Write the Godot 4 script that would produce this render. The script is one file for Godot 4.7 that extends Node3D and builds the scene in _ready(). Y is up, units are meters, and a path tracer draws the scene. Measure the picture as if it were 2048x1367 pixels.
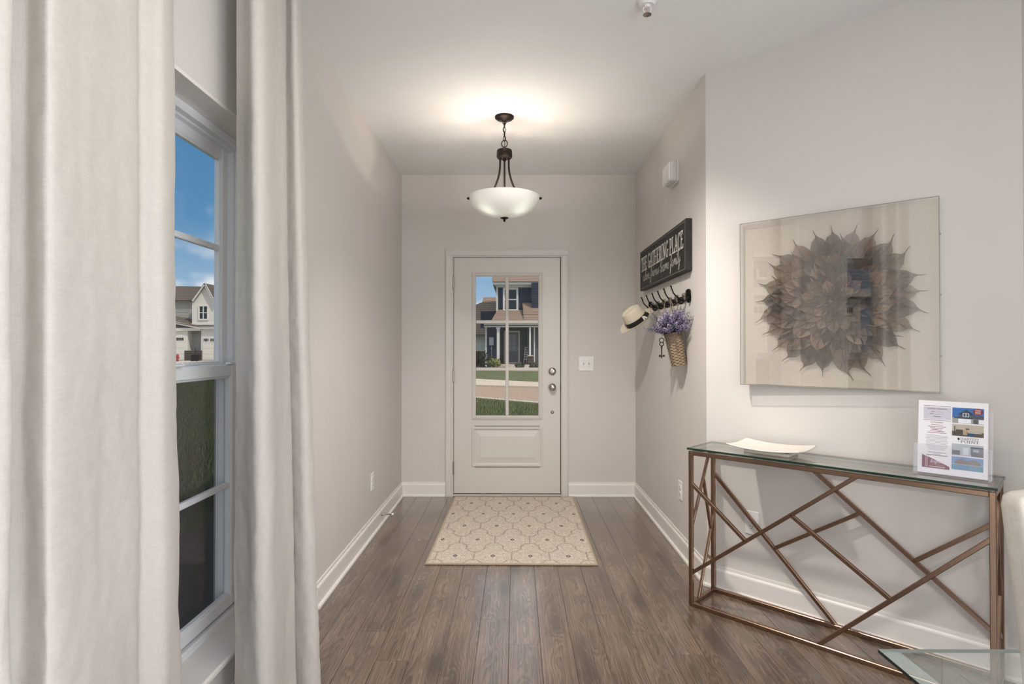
extends Node3D

const UP := Vector3.UP
var rng := RandomNumberGenerator.new()
var used := {}
var M := {}

func _ready() -> void:
	rng.seed = 7
	camera_and_light()
	materials()
	room_shell()
	floor_planks()
	window_unit(-2.30, -1.39, "white double-hung window between the two curtains, with a lower insect screen")
	window_unit(-1.29, -0.38, "white double-hung window behind the wide near curtain")
	front_door()
	baseboards()
	outside()
	curtains()
	pendant()
	entry_rug()
	wall_sign()
	hook_rack()
	straw_hat()
	lavender_basket()
	iron_key()
	door_chime()
	wall_plates()
	door_stop()
	sprinkler()
	shadow_box()
	console_table()
	tray()
	flyer_holder()
	dining_table()
	dining_chair()

# ---------------------------------------------------------------- camera, sky, sun, large lights, exposure
func camera_and_light() -> void:
	var cam := Camera3D.new()
	cam.name = "camera"
	cam.fov = rad_to_deg(2.0 * atan(683.5 / 1160.0))
	cam.near = 0.05
	cam.far = 400.0
	cam.position = Vector3(0, 1.27, 0)
	cam.rotation = Vector3(atan(10.0 / 1160.0), atan(6.5 / 1160.0), 0)
	add_child(cam)
	var sun := DirectionalLight3D.new()
	sun.name = "sun"
	sun.light_color = Color(1.0, 0.95, 0.88)
	sun.light_energy = 0.72
	sun.light_angular_distance = 0.5
	sun.shadow_enabled = true
	add_child(sun)
	sun.look_at_from_position(Vector3(0.62, 0.95, 0.42), Vector3.ZERO)
	var env := Environment.new()
	env.background_mode = Environment.BG_SKY
	var sky := Sky.new()
	var pano := PanoramaSkyMaterial.new()
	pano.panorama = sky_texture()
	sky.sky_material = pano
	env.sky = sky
	env.background_energy_multiplier = 0.93
	env.tonemap_mode = Environment.TONE_MAPPER_LINEAR
	env.tonemap_exposure = 1.23
	env.sdfgi_enabled = true
	env.ssao_enabled = true
	env.ssil_enabled = true
	var we := WorldEnvironment.new()
	we.name = "environment"
	we.environment = env
	add_child(we)
	# added fill lights: three at made-up windows, two in made-up ceiling lamps
	area_light("dining_fill_light", Vector3(1.86, 1.20, 0.43), Vector2(2.0, 1.6), Vector3(0, 1.20, 0.43), Color(0.97, 0.98, 1.0), 7.0)
	area_light("left_fill_light", Vector3(-0.93, 0.95, 1.15), Vector2(1.7, 1.35), Vector3(2, 0.95, 1.15), Color(0.93, 0.965, 1.0), 3.0)
	area_light("rear_fill_light", Vector3(1.20, 1.30, 2.52), Vector2(1.15, 2.0), Vector3(1.20, 1.30, 0), Color(0.97, 0.98, 1.0), 3.3)
	for k in 2:
		var p := Vector3(0.25, 2.66, [-1.40, 1.3][k])
		area_light("fill_ceiling_light", p, Vector2(0.55, 0.55), p + Vector3.DOWN, Color(1.0, 0.98, 0.95), [0.6, 0.6][k])
	fill_downlight(Vector3(0.05, 2.735, -2.22), Vector3(0.42, 0.0, -3.6), 3.9)  # added spot, unseen above the view, fills the lower hall

func area_light(called: String, at: Vector3, size: Vector2, aim: Vector3, c: Color, energy: float) -> void:
	var l := AreaLight3D.new()
	l.name = called
	l.area_size = size
	l.light_color = c
	l.light_energy = energy
	l.area_range = 30.0
	l.area_attenuation = 2.0
	l.shadow_enabled = true
	add_child(l)
	var up := UP if absf((aim - at).normalized().y) < 0.9 else Vector3.FORWARD
	l.look_at_from_position(at, aim, up)

func fill_downlight(at: Vector3, aim: Vector3, energy: float) -> void:
	var l := SpotLight3D.new()
	l.name = "fill_downlight_spot"
	l.light_color = Color(1.0, 0.97, 0.93)
	l.light_energy = energy
	l.light_size = 0.045
	l.spot_angle = 50.0
	l.spot_angle_attenuation = 0.9
	l.spot_range = 20.0
	l.spot_attenuation = 2.0
	l.shadow_enabled = true
	add_child(l)
	l.look_at_from_position(at + Vector3(0, -0.03, 0), aim, UP)

func sky_texture() -> ImageTexture:
	var w := 1024
	var h := 512
	var im := Image.create(w, h, false, Image.FORMAT_RGBF)
	var n := FastNoiseLite.new()
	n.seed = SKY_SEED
	n.frequency = 1.0
	n.fractal_octaves = 5
	var zen := Vector3(0.042, 0.14, 0.305)
	var mid := Vector3(0.092, 0.25, 0.445)
	var hor := Vector3(0.38, 0.52, 0.66)
	var cloud := Vector3(0.86, 0.86, 0.86)
	for y in h:
		var el := PI * (0.5 - (y + 0.5) / h)
		var s := clampf(sin(el), 0.0, 1.0)
		var base := hor.lerp(mid, clampf(s / 0.2, 0.0, 1.0)).lerp(zen, clampf((s - 0.12) / 0.45, 0.0, 1.0))
		for x in w:
			var c := base
			if el > 0.0:
				var az := TAU * ((x + 0.5) / w - 0.5)
				c = c.lerp(cloud * lerpf(0.92, 1.6, smoothstep(0.12, 0.30, s)), 0.92 * cloud_cover(n, az, el))  # high clouds made brighter to strengthen the floor reflection
			else:
				c = Vector3(0.14, 0.16, 0.10)
			im.set_pixel(x, y, Color(c.x, c.y, c.z))
	return ImageTexture.create_from_image(im)

const SKY_SEED := 81  # chosen so a cloud bank out of view stands beyond the door

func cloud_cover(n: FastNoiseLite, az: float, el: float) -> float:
	# small cumulus low down; banks added higher up, unseen, brighten the floor reflection
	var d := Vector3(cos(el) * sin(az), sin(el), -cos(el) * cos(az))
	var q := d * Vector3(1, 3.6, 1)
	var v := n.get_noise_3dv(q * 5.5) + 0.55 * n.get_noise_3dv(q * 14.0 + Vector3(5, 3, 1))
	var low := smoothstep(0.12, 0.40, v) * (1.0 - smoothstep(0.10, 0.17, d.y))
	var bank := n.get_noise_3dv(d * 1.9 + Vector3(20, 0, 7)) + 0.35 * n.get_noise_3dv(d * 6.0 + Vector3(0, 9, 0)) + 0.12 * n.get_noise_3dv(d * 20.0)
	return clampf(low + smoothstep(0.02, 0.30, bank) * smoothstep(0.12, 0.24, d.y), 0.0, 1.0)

# ---------------------------------------------------------------- scene-building helpers
func numbered(called: String) -> String:
	var n: int = used.get(called, 0)
	used[called] = n + 1
	return called if n == 0 else "%s_%03d" % [called, n]

func tag(o: Node, label := "", category := "", group := "", kind := "") -> void:
	if label: o.set_meta("label", label)
	if category: o.set_meta("category", category)
	if group: o.set_meta("group", group)
	if kind: o.set_meta("kind", kind)

func thing(called: String, label: String, category: String, at := Vector3.ZERO, basis := Basis(), group := "", kind := "") -> Node3D:
	var o := Node3D.new()
	o.name = numbered(called)
	add_child(o)
	o.transform = Transform3D(basis, at)
	tag(o, label, category, group, kind)
	return o

func put(called: String, mesh: Mesh, m: Material, parent: Node3D, at := Vector3.ZERO, basis := Basis()) -> MeshInstance3D:
	var o := MeshInstance3D.new()
	o.name = called
	o.mesh = mesh
	o.material_override = null
	if m:
		o.set_surface_override_material(0, m)
	o.transform = Transform3D(basis, at)
	parent.add_child(o, true)
	return o

func part(called: String, st: SurfaceTool, m: Material, parent: Node3D, at := Vector3.ZERO, basis := Basis()) -> MeshInstance3D:
	return put(called, st.commit(), m, parent, at, basis)

func solo(called: String, st: SurfaceTool, m: Material, label: String, category: String, group := "", kind := "") -> MeshInstance3D:
	var o := part(numbered(called), st, m, self)
	tag(o, label, category, group, kind)
	return o

func mb() -> SurfaceTool:
	var st := SurfaceTool.new()
	st.begin(Mesh.PRIMITIVE_TRIANGLES)
	return st

func tri(st: SurfaceTool, a: Vector3, b: Vector3, c: Vector3, na: Vector3, nb: Vector3, nc: Vector3, ua := Vector2.ZERO, ub := Vector2.ZERO, uc := Vector2.ZERO) -> void:
	if (b - a).cross(c - a).dot(na + nb + nc) > 0.0:
		var t := b; b = c; c = t
		t = nb; nb = nc; nc = t
		var u := ub; ub = uc; uc = u
	st.set_normal(na); st.set_uv(ua); st.add_vertex(a)
	st.set_normal(nb); st.set_uv(ub); st.add_vertex(b)
	st.set_normal(nc); st.set_uv(uc); st.add_vertex(c)

func quad(st: SurfaceTool, a: Vector3, b: Vector3, c: Vector3, d: Vector3, n: Vector3, u0 := Vector2.ZERO, u1 := Vector2.ONE) -> void:
	# a,b,c,d round the face; uv of a = (u0.x,u1.y) b = (u1.x,u1.y) c = (u1.x,u0.y) d = (u0.x,u0.y)
	var ua := Vector2(u0.x, u1.y)
	var ub := u1
	var uc := Vector2(u1.x, u0.y)
	var ud := u0
	tri(st, a, b, c, n, n, n, ua, ub, uc)
	tri(st, a, c, d, n, n, n, ua, uc, ud)

func out_face(st: SurfaceTool, pts: Array, from: Vector3) -> void:
	var n: Vector3 = ((pts[1] - pts[0]).cross(pts[2] - pts[0])).normalized()
	var mid := Vector3.ZERO
	for p in pts: mid += p
	mid /= pts.size()
	if n.dot(mid - from) < 0.0: n = -n
	for i in range(1, pts.size() - 1):
		tri(st, pts[0], pts[i], pts[i + 1], n, n, n)

func bx(st: SurfaceTool, c: Vector3, s: Vector3, bev := 0.0, basis := Basis()) -> void:
	var h := s * 0.5
	if bev <= 0.0:
		var p := []
		for i in 8:
			p.append(c + basis * Vector3(h.x if i & 1 else -h.x, h.y if i & 2 else -h.y, h.z if i & 4 else -h.z))
		for f in [[0, 1, 3, 2], [4, 5, 7, 6], [0, 1, 5, 4], [2, 3, 7, 6], [0, 2, 6, 4], [1, 3, 7, 5]]:
			out_face(st, [p[f[0]], p[f[1]], p[f[2]], p[f[3]]], c)
		return
	bev = minf(bev, minf(h.x, minf(h.y, h.z)) * 0.95)
	var k := h - Vector3.ONE * bev
	var P := func(i: int, ax: int) -> Vector3:
		var v := Vector3(k.x if i & 1 else -k.x, k.y if i & 2 else -k.y, k.z if i & 4 else -k.z)
		v[ax] = h[ax] if i & (1 << ax) else -h[ax]
		return c + basis * v
	for f in [[0, [1, 3, 7, 5]], [0, [0, 2, 6, 4]], [1, [2, 3, 7, 6]], [1, [0, 1, 5, 4]], [2, [4, 5, 7, 6]], [2, [0, 1, 3, 2]]]:
		var q := []
		for i in f[1]: q.append(P.call(i, f[0]))
		out_face(st, q, c)
	for e in [[0, 1, 1, 2], [2, 3, 1, 2], [4, 5, 1, 2], [6, 7, 1, 2], [0, 2, 0, 2], [1, 3, 0, 2], [4, 6, 0, 2], [5, 7, 0, 2], [0, 4, 0, 1], [1, 5, 0, 1], [2, 6, 0, 1], [3, 7, 0, 1]]:
		out_face(st, [P.call(e[0], e[2]), P.call(e[1], e[2]), P.call(e[1], e[3]), P.call(e[0], e[3])], c)
	for i in 8:
		out_face(st, [P.call(i, 0), P.call(i, 1), P.call(i, 2)], c)

func span(st: SurfaceTool, lo: Vector3, hi: Vector3, bev := 0.0) -> void:
	bx(st, (lo + hi) * 0.5, (hi - lo).abs(), bev)

func bar(st: SurfaceTool, a: Vector3, b: Vector3, w: float, d: float, facing: Vector3, bev := 0.0) -> void:
	# a square bar from a to b, w across, d along «facing»
	var y := (b - a).normalized()
	var z := (facing - y * facing.dot(y)).normalized()
	var x := y.cross(z)
	bx(st, (a + b) * 0.5, Vector3(w, a.distance_to(b), d), bev, Basis(x, y, z))

func tube(st: SurfaceTool, pts: Array, r0: float, r1 := -1.0, sides := 8, capped := true) -> void:
	if r1 < 0.0: r1 = r0
	var n := pts.size()
	var prev := Vector3.ZERO
	var rings := []
	var nors := []
	for i in n:
		var t: Vector3 = (pts[mini(i + 1, n - 1)] - pts[maxi(i - 1, 0)]).normalized()
		var x: Vector3
		if i == 0:
			x = t.cross(UP if absf(t.y) < 0.9 else Vector3.RIGHT).normalized()
		else:
			x = (prev - t * prev.dot(t)).normalized()
		prev = x
		var y := t.cross(x)
		var r := lerpf(r0, r1, float(i) / maxf(1.0, n - 1))
		var ring := []
		var nr := []
		for k in sides:
			var a := TAU * k / sides
			var d := x * cos(a) + y * sin(a)
			ring.append(pts[i] + d * r)
			nr.append(d)
		rings.append(ring)
		nors.append(nr)
	for i in n - 1:
		for k in sides:
			var j := (k + 1) % sides
			tri(st, rings[i][k], rings[i][j], rings[i + 1][j], nors[i][k], nors[i][j], nors[i + 1][j])
			tri(st, rings[i][k], rings[i + 1][j], rings[i + 1][k], nors[i][k], nors[i + 1][j], nors[i + 1][k])
	if capped:
		for e in [0, n - 1]:
			var t: Vector3 = (pts[0] - pts[1]).normalized() if e == 0 else (pts[n - 1] - pts[n - 2]).normalized()
			for k in sides:
				tri(st, pts[e], rings[e][k], rings[e][(k + 1) % sides], t, t, t)

func loop_tube(st: SurfaceTool, c: Vector3, ax: Vector3, ay: Vector3, r: float, sides := 6, seg := 18) -> void:
	var n := ax.cross(ay).normalized()
	var ring := []
	var nor := []
	for i in seg:
		var a := TAU * i / seg
		var p := c + ax * cos(a) + ay * sin(a)
		var d := (ax * cos(a) + ay * sin(a)).normalized()
		var rr := []
		var nn := []
		for k in sides:
			var b := TAU * k / sides
			var v := d * cos(b) + n * sin(b)
			rr.append(p + v * r)
			nn.append(v)
		ring.append(rr)
		nor.append(nn)
	for i in seg:
		var i2 := (i + 1) % seg
		for k in sides:
			var j := (k + 1) % sides
			tri(st, ring[i][k], ring[i][j], ring[i2][j], nor[i][k], nor[i][j], nor[i2][j])
			tri(st, ring[i][k], ring[i2][j], ring[i2][k], nor[i][k], nor[i2][j], nor[i2][k])

func lathe(st: SurfaceTool, prof: Array, seg := 24, at := Vector3.ZERO, basis := Basis(), from_angle := 0.0, to_angle := TAU) -> void:
	# profile of (radius, height), listed upwards along the outside
	for i in prof.size() - 1:
		var p: Vector2 = prof[i]
		var q: Vector2 = prof[i + 1]
		if p.distance_to(q) < 1e-6: continue
		var np := prof_normal(prof, i, true)
		var nq := prof_normal(prof, i + 1, false)
		for k in seg:
			var a := from_angle + (to_angle - from_angle) * k / seg
			var b := from_angle + (to_angle - from_angle) * (k + 1) / seg
			var da := Vector3(cos(a), 0, sin(a))
			var db := Vector3(cos(b), 0, sin(b))
			var v := [da * p.x + UP * p.y, db * p.x + UP * p.y, db * q.x + UP * q.y, da * q.x + UP * q.y]
			var n := [da * np.x + UP * np.y, db * np.x + UP * np.y, db * nq.x + UP * nq.y, da * nq.x + UP * nq.y]
			for j in 4:
				v[j] = at + basis * v[j]
				n[j] = (basis * n[j]).normalized()
			if p.x > 1e-6: tri(st, v[0], v[1], v[2], n[0], n[1], n[2])
			if q.x > 1e-6: tri(st, v[0], v[2], v[3], n[0], n[2], n[3])

func prof_normal(prof: Array, i: int, ahead: bool) -> Vector2:
	var t: Vector2 = Vector2.ZERO
	var f: Vector2 = (prof[i + 1] - prof[i]).normalized() if i + 1 < prof.size() else Vector2.ZERO
	var b: Vector2 = (prof[i] - prof[i - 1]).normalized() if i > 0 else Vector2.ZERO
	if f == Vector2.ZERO: t = b
	elif b == Vector2.ZERO: t = f
	elif f.dot(b) < 0.6: t = f if ahead else b
	else: t = (f + b).normalized()
	return Vector2(t.y, -t.x)

func sheet(st: SurfaceTool, rows: Array, uv_scale := Vector2.ONE) -> void:
	# a smooth surface through a grid of points
	var nr := rows.size()
	var nc: int = rows[0].size()
	var nor := []
	for i in nr:
		var line := []
		for j in nc:
			var du: Vector3 = rows[i][mini(j + 1, nc - 1)] - rows[i][maxi(j - 1, 0)]
			var dv: Vector3 = rows[mini(i + 1, nr - 1)][j] - rows[maxi(i - 1, 0)][j]
			line.append(du.cross(dv).normalized())
		nor.append(line)
	for i in nr - 1:
		for j in nc - 1:
			var u0 := Vector2(float(j) / (nc - 1), float(i) / (nr - 1)) * uv_scale
			var u1 := Vector2(float(j + 1) / (nc - 1), float(i + 1) / (nr - 1)) * uv_scale
			tri(st, rows[i][j], rows[i][j + 1], rows[i + 1][j + 1], nor[i][j], nor[i][j + 1], nor[i + 1][j + 1], u0, Vector2(u1.x, u0.y), u1)
			tri(st, rows[i][j], rows[i + 1][j + 1], rows[i + 1][j], nor[i][j], nor[i + 1][j + 1], nor[i + 1][j], u0, u1, Vector2(u0.x, u1.y))

func extrude(st: SurfaceTool, poly: PackedVector2Array, a: Vector3, b: Vector3, ax: Vector3, ay: Vector3) -> void:
	# a closed outline (in ax, ay) swept straight from a to b
	var n := poly.size()
	var dir := (b - a).normalized()
	var area := 0.0
	for i in n:
		area += poly[i].cross(poly[(i + 1) % n])
	for i in n:
		var p := poly[i]
		var q := poly[(i + 1) % n]
		var e := q - p
		var o2 := Vector2(e.y, -e.x).normalized() * signf(area)
		var nn := (ax * o2.x + ay * o2.y).normalized()
		var p3 := ax * p.x + ay * p.y
		var q3 := ax * q.x + ay * q.y
		tri(st, a + p3, a + q3, b + q3, nn, nn, nn)
		tri(st, a + p3, b + q3, b + p3, nn, nn, nn)
	var idx := Geometry2D.triangulate_polygon(poly)
	for i in range(0, idx.size(), 3):
		var v := []
		for k in 3:
			v.append(ax * poly[idx[i + k]].x + ay * poly[idx[i + k]].y)
		tri(st, a + v[0], a + v[1], a + v[2], -dir, -dir, -dir)
		tri(st, b + v[0], b + v[1], b + v[2], dir, dir, dir)

func frame_of(st: SurfaceTool, lo: Vector2, hi: Vector2, w: float, depth: float, at: Vector3, ax: Vector3, ay: Vector3, bev := 0.0) -> void:
	# a rectangular frame of four bars, its inner edge w inside lo..hi, centred on the plane at «at»
	var az := ax.cross(ay)
	var b := Basis(ax, ay, az)
	for r in [[lo.x, lo.x + w, lo.y, hi.y], [hi.x - w, hi.x, lo.y, hi.y], [lo.x + w, hi.x - w, lo.y, lo.y + w], [lo.x + w, hi.x - w, hi.y - w, hi.y]]:
		bx(st, at + ax * (r[0] + r[1]) * 0.5 + ay * (r[2] + r[3]) * 0.5, Vector3(r[1] - r[0], r[3] - r[2], depth), bev, b)

func text_part(s: String, called: String, parent: Node3D, m: Material, at: Vector3, basis: Basis, width: float, height: float, depth := 0.001, serif := true, bold := false, slant := 0.0) -> MeshInstance3D:
	var t := TextMesh.new()
	var f := SystemFont.new()
	f.font_names = PackedStringArray(["Droid Serif" if serif else "Droid Sans"])
	if bold: f.font_weight = 700
	t.font = f
	t.text = s
	t.font_size = 64
	t.pixel_size = 0.01
	t.depth = 0.2
	t.curve_step = 2.0
	var bb := t.get_aabb()
	var sx := width / bb.size.x
	var sy := height / bb.size.y
	var b := basis * Basis(Vector3(sx, 0, 0), Vector3(slant * sy, sy, 0), Vector3(0, 0, depth / 0.2))
	var c := bb.position + bb.size * 0.5
	return put(called, t, m, parent, at - b * Vector3(c.x, c.y, -0.1), b)

func catmull(pts: Array, per := 6) -> Array:
	var out := []
	var n := pts.size()
	for i in n - 1:
		var p0 = pts[maxi(i - 1, 0)]
		var p1 = pts[i]
		var p2 = pts[i + 1]
		var p3 = pts[mini(i + 2, n - 1)]
		for k in per:
			var t := float(k) / per
			out.append(p1 * 1.0 if k == 0 else 0.5 * ((2.0 * p1) + (p2 - p0) * t + (2.0 * p0 - 5.0 * p1 + 4.0 * p2 - p3) * t * t + (3.0 * p1 - p0 - 3.0 * p2 + p3) * t * t * t))
	out.append(pts[n - 1])
	return out

# ---------------------------------------------------------------- materials
func mat(c: Color, rough := 0.6, metal := 0.0, spec := 0.5) -> StandardMaterial3D:
	var m := StandardMaterial3D.new()
	m.albedo_color = c
	m.roughness = rough
	m.metallic = metal
	m.metallic_specular = spec
	return m

func noise_tex(freq: float, seed_: int, normal := false, size := 256, octaves := 4, lo := Color(0, 0, 0), hi := Color(1, 1, 1), bump := 4.0) -> NoiseTexture2D:
	var n := FastNoiseLite.new()
	n.frequency = freq
	n.seed = seed_
	n.fractal_octaves = octaves
	var t := NoiseTexture2D.new()
	t.width = size
	t.height = size
	t.seamless = true
	t.noise = n
	t.as_normal_map = normal
	t.bump_strength = bump
	if not normal:
		var g := Gradient.new()
		g.set_color(0, lo)
		g.set_color(1, hi)
		t.color_ramp = g
	return t

func mottled(m: StandardMaterial3D, scale: float, lo: Color, hi: Color, seed_ := 1, freq := 0.02) -> StandardMaterial3D:
	# colour variation multiplied in, mapped on three planes
	m.albedo_texture = noise_tex(freq, seed_, false, 256, 5, lo, hi)
	m.uv1_triplanar = true
	m.uv1_scale = Vector3.ONE * scale
	return m

func weave_texture(size: int, threads: int, seed_: int) -> Array:
	# plain cloth: [colour image, height image]
	var n := FastNoiseLite.new()
	n.seed = seed_
	n.frequency = 1.0
	var col := PackedByteArray()
	var hei := PackedByteArray()
	col.resize(size * size * 3)
	hei.resize(size * size)
	for y in size:
		for x in size:
			var fx := float(x) / size * threads
			var fy := float(y) / size * threads
			var over := (int(fx) + int(fy)) % 2 == 0
			var a := sin(PI * fposmod(fx, 1.0))
			var b := sin(PI * fposmod(fy, 1.0))
			var h := maxf(a * (1.0 if over else 0.55), b * (0.55 if over else 1.0))
			var v := 0.5 * n.get_noise_2d(floorf(fx) * 7.3, fy * 0.07) + 0.5 * n.get_noise_2d(fx * 0.07 + 91.0, floorf(fy) * 7.3)
			var c := clampf(0.90 + 0.05 * v + 0.05 * h, 0.0, 1.0)
			var i := (y * size + x)
			col[i * 3] = int(c * 255)
			col[i * 3 + 1] = int(c * 253)
			col[i * 3 + 2] = int(c * 250)
			hei[i] = int(h * 255)
	return [ImageTexture.create_from_image(Image.create_from_data(size, size, false, Image.FORMAT_RGB8, col)), ImageTexture.create_from_image(Image.create_from_data(size, size, false, Image.FORMAT_L8, hei))]

func glass(c: Color, alpha: float) -> StandardMaterial3D:
	var m := mat(Color(c.r, c.g, c.b, alpha), 0.02)
	m.transparency = BaseMaterial3D.TRANSPARENCY_ALPHA
	return m

func materials() -> void:
	M.wall = mottled(mat(Color(0.83, 0.81, 0.79), 0.75, 0.0, 0.35), 0.35, Color(0.985, 0.985, 0.985), Color(1, 1, 1), 3)
	M.ceiling = mottled(mat(Color(0.92, 0.918, 0.915), 0.85, 0.0, 0.3), 0.35, Color(0.985, 0.985, 0.985), Color(1, 1, 1), 4)
	M.trim = mat(Color(0.90, 0.88, 0.86), 0.38)
	M.door = mat(Color(0.82, 0.80, 0.775), 0.42)
	M.vinyl = mat(Color(0.90, 0.905, 0.91), 0.32)
	M.plastic = mat(Color(0.90, 0.89, 0.88), 0.35)
	M.dark_slot = mat(Color(0.10, 0.09, 0.08), 0.6)
	M.gap = mat(Color(0.16, 0.14, 0.12), 0.8)
	M.glass = glass(Color(0.9, 0.95, 0.95), 0.008)
	M.glass.metallic_specular = 0.22
	M.nickel = mat(Color(0.72, 0.69, 0.65), 0.22, 1.0)
	M.steel = mat(Color(0.60, 0.57, 0.54), 0.35, 1.0)
	M.bronze = mat(Color(0.17, 0.13, 0.11), 0.42, 0.75)
	M.black_metal = mat(Color(0.10, 0.085, 0.075), 0.4, 0.8)
	M.rose_gold = mat(Color(0.60, 0.495, 0.42), 0.24, 1.0)
	M.black = mat(Color(0.04, 0.04, 0.045), 0.7)

# ---------------------------------------------------------------- the room itself
const XL := -0.97        # face of the left wall
const XR := 1.024        # face of the right wall
const ZF := -4.946       # face of the wall with the front door
const ZR := 2.6          # face of the wall behind the camera
const HC := 2.74         # ceiling
const CORNER := Vector3(1.024, 0, -3.115)   # where the right wall turns 45 degrees
const ALONG := Vector3(0.70711, 0, 0.70711)
const INTO := Vector3(-0.70711, 0, 0.70711) # from the angled wall into the room

func structure(called: String, st: SurfaceTool, m: Material, label: String, category: String) -> MeshInstance3D:
	return solo(called, st, m, label, category, "", "structure")

func room_shell() -> void:
	var st := mb()
	var x0 := XL - 0.22
	span(st, Vector3(x0, 0, ZF - 0.16), Vector3(XL, HC, -2.30))
	span(st, Vector3(x0, 0, -1.39), Vector3(XL, HC, -1.29))
	span(st, Vector3(x0, 0, -0.38), Vector3(XL, HC, 0.25))
	span(st, Vector3(x0, 0, 2.05), Vector3(XL, HC, ZR + 0.15))
	for z in [[-2.30, -1.39], [-1.29, -0.38], [0.25, 2.05]]:
		span(st, Vector3(x0, 0, z[0]), Vector3(XL, 0.235, z[1]))
		span(st, Vector3(x0, 2.075, z[0]), Vector3(XL, HC, z[1]))
	structure("wall_left", st, M.wall, "long greige painted wall on the window side of the entry hall", "wall")
	st = mb()
	span(st, Vector3(XL - 0.02, 0, ZF - 0.16), Vector3(-0.548, HC, ZF))
	span(st, Vector3(0.410, 0, ZF - 0.16), Vector3(XR + 0.02, HC, ZF))
	span(st, Vector3(-0.548, 2.058, ZF - 0.16), Vector3(0.410, HC, ZF))
	structure("wall_far", st, M.wall, "greige painted end wall that holds the front door", "wall")
	st = mb()
	extrude(st, PackedVector2Array([Vector2(XR, ZF - 0.16), Vector2(XR, -3.115), Vector2(XR + 0.15, -3.177), Vector2(XR + 0.15, ZF - 0.16)]), Vector3.ZERO, UP * HC, Vector3.RIGHT, Vector3.BACK)
	structure("wall_right", st, M.wall, "greige painted hall wall with the sign and the coat hooks", "wall")
	var e := CORNER + ALONG * 1.28
	st = mb()
	extrude(st, PackedVector2Array([Vector2(CORNER.x, CORNER.z), Vector2(e.x, e.z), Vector2(e.x + 0.15, e.z - 0.062), Vector2(CORNER.x + 0.15, CORNER.z - 0.062)]), Vector3.ZERO, UP * HC, Vector3.RIGHT, Vector3.BACK)
	structure("wall_angled", st, M.wall, "greige painted wall set at an angle behind the console table", "wall")
	st = mb()
	span(st, Vector3(e.x, 0, e.z), Vector3(e.x + 0.15, HC, -0.60))
	span(st, Vector3(e.x, 0, 1.46), Vector3(e.x + 0.15, HC, ZR + 0.15))
	span(st, Vector3(e.x, 0, -0.60), Vector3(e.x + 0.15, 0.38, 1.46))
	span(st, Vector3(e.x, 2.32, -0.60), Vector3(e.x + 0.15, HC, 1.46))
	structure("wall_dining", st, M.wall, "greige painted wall beside the upholstered chair, a strip at the edge", "wall")
	st = mb()
	span(st, Vector3(XL - 0.02, 0, ZR), Vector3(0.60, HC, ZR + 0.15))
	span(st, Vector3(1.80, 0, ZR), Vector3(e.x + 0.02, HC, ZR + 0.15))
	span(st, Vector3(0.60, 0, ZR), Vector3(1.80, 0.28, ZR + 0.15))
	span(st, Vector3(0.60, 2.32, ZR), Vector3(1.80, HC, ZR + 0.15))
	structure("wall_rear", st, M.wall, "greige painted wall behind the camera with the added window", "wall")
	st = mb()
	span(st, Vector3(x0, HC, ZF - 0.16), Vector3(e.x + 0.15, HC + 0.18, ZR + 0.15))
	structure("ceiling", st, M.ceiling, "smooth white painted ceiling of the hall and dining end", "ceiling")
	# made-up windows out of view and an unseen slab that blocks their sun
	added_window("added unseen window behind the camera for a fill light", Vector3(0.60, 0.28, ZR + 0.08), Vector3.RIGHT, 1.20, 2.04)
	added_window("added unseen window beside the camera for a fill light", Vector3(e.x + 0.08, 0.38, 1.46), Vector3.FORWARD, 2.06, 1.94)
	added_window("added unseen window in the left wall for a fill light", Vector3(XL - 0.12, 0.235, 0.25), Vector3.BACK, 1.80, 1.84)
	st = mb()
	span(st, Vector3(-1.2, 2.62, ZR + 0.152), Vector3(5.2, 2.74, 6.0))
	span(st, Vector3(e.x + 0.152, 2.62, -3.0), Vector3(5.2, 2.74, ZR + 0.152))
	structure("roof", st, M.trim, "added flat slab, unseen, keeping the sun out of the added windows", "roof")  # slab added as a sun block, out of view
	fill_downlight_fitting()
	# added ceiling lamps, out of view, to brighten the hall
	var glow := mat(Color(1, 0.97, 0.92), 0.5)
	glow.emission_enabled = true
	glow.emission = Color(1, 0.95, 0.88)
	glow.emission_energy_multiplier = 0.8
	for z in [-1.40, 1.3]:
		var lamp := thing("fill_ceiling_lamp", "added unseen square fill lamp %s the camera" % ("above" if z < 0.0 else "behind"), "lamp", Vector3(0.25, HC, z))
		st = mb()
		frame_of(st, Vector2(-0.31, -0.31), Vector2(0.31, 0.31), 0.03, 0.05, Vector3(0, -0.025, 0), Vector3.RIGHT, Vector3.BACK, 0.004)
		part("frame", st, M.nickel, lamp)
		st = mb()
		span(st, Vector3(-0.28, -0.045, -0.28), Vector3(0.28, -0.03, 0.28))
		part("diffuser", st, glow, lamp)

func fill_downlight_fitting() -> void:  # fitting built round the added fill spot
	var glow := mat(Color(1, 0.97, 0.92), 0.5)
	glow.emission_enabled = true
	glow.emission = Color(1, 0.97, 0.93)
	glow.emission_energy_multiplier = 1.2
	for x in [0.05]:
		var t := thing("fill_downlight", "added round fill light in the ceiling, unseen above the view", "lamp", Vector3(x, HC, -2.22))
		var st := mb()
		lathe(st, [Vector2(0.050, -0.002), Vector2(0.054, -0.008), Vector2(0.068, -0.005), Vector2(0.070, 0.0)], 28)
		part("trim_ring", st, M.plastic, t)
		st = mb()
		lathe(st, [Vector2(0.0, -0.004), Vector2(0.051, -0.004)], 28)
		part("diffuser", st, glow, t)

var added_windows := 0

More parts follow.
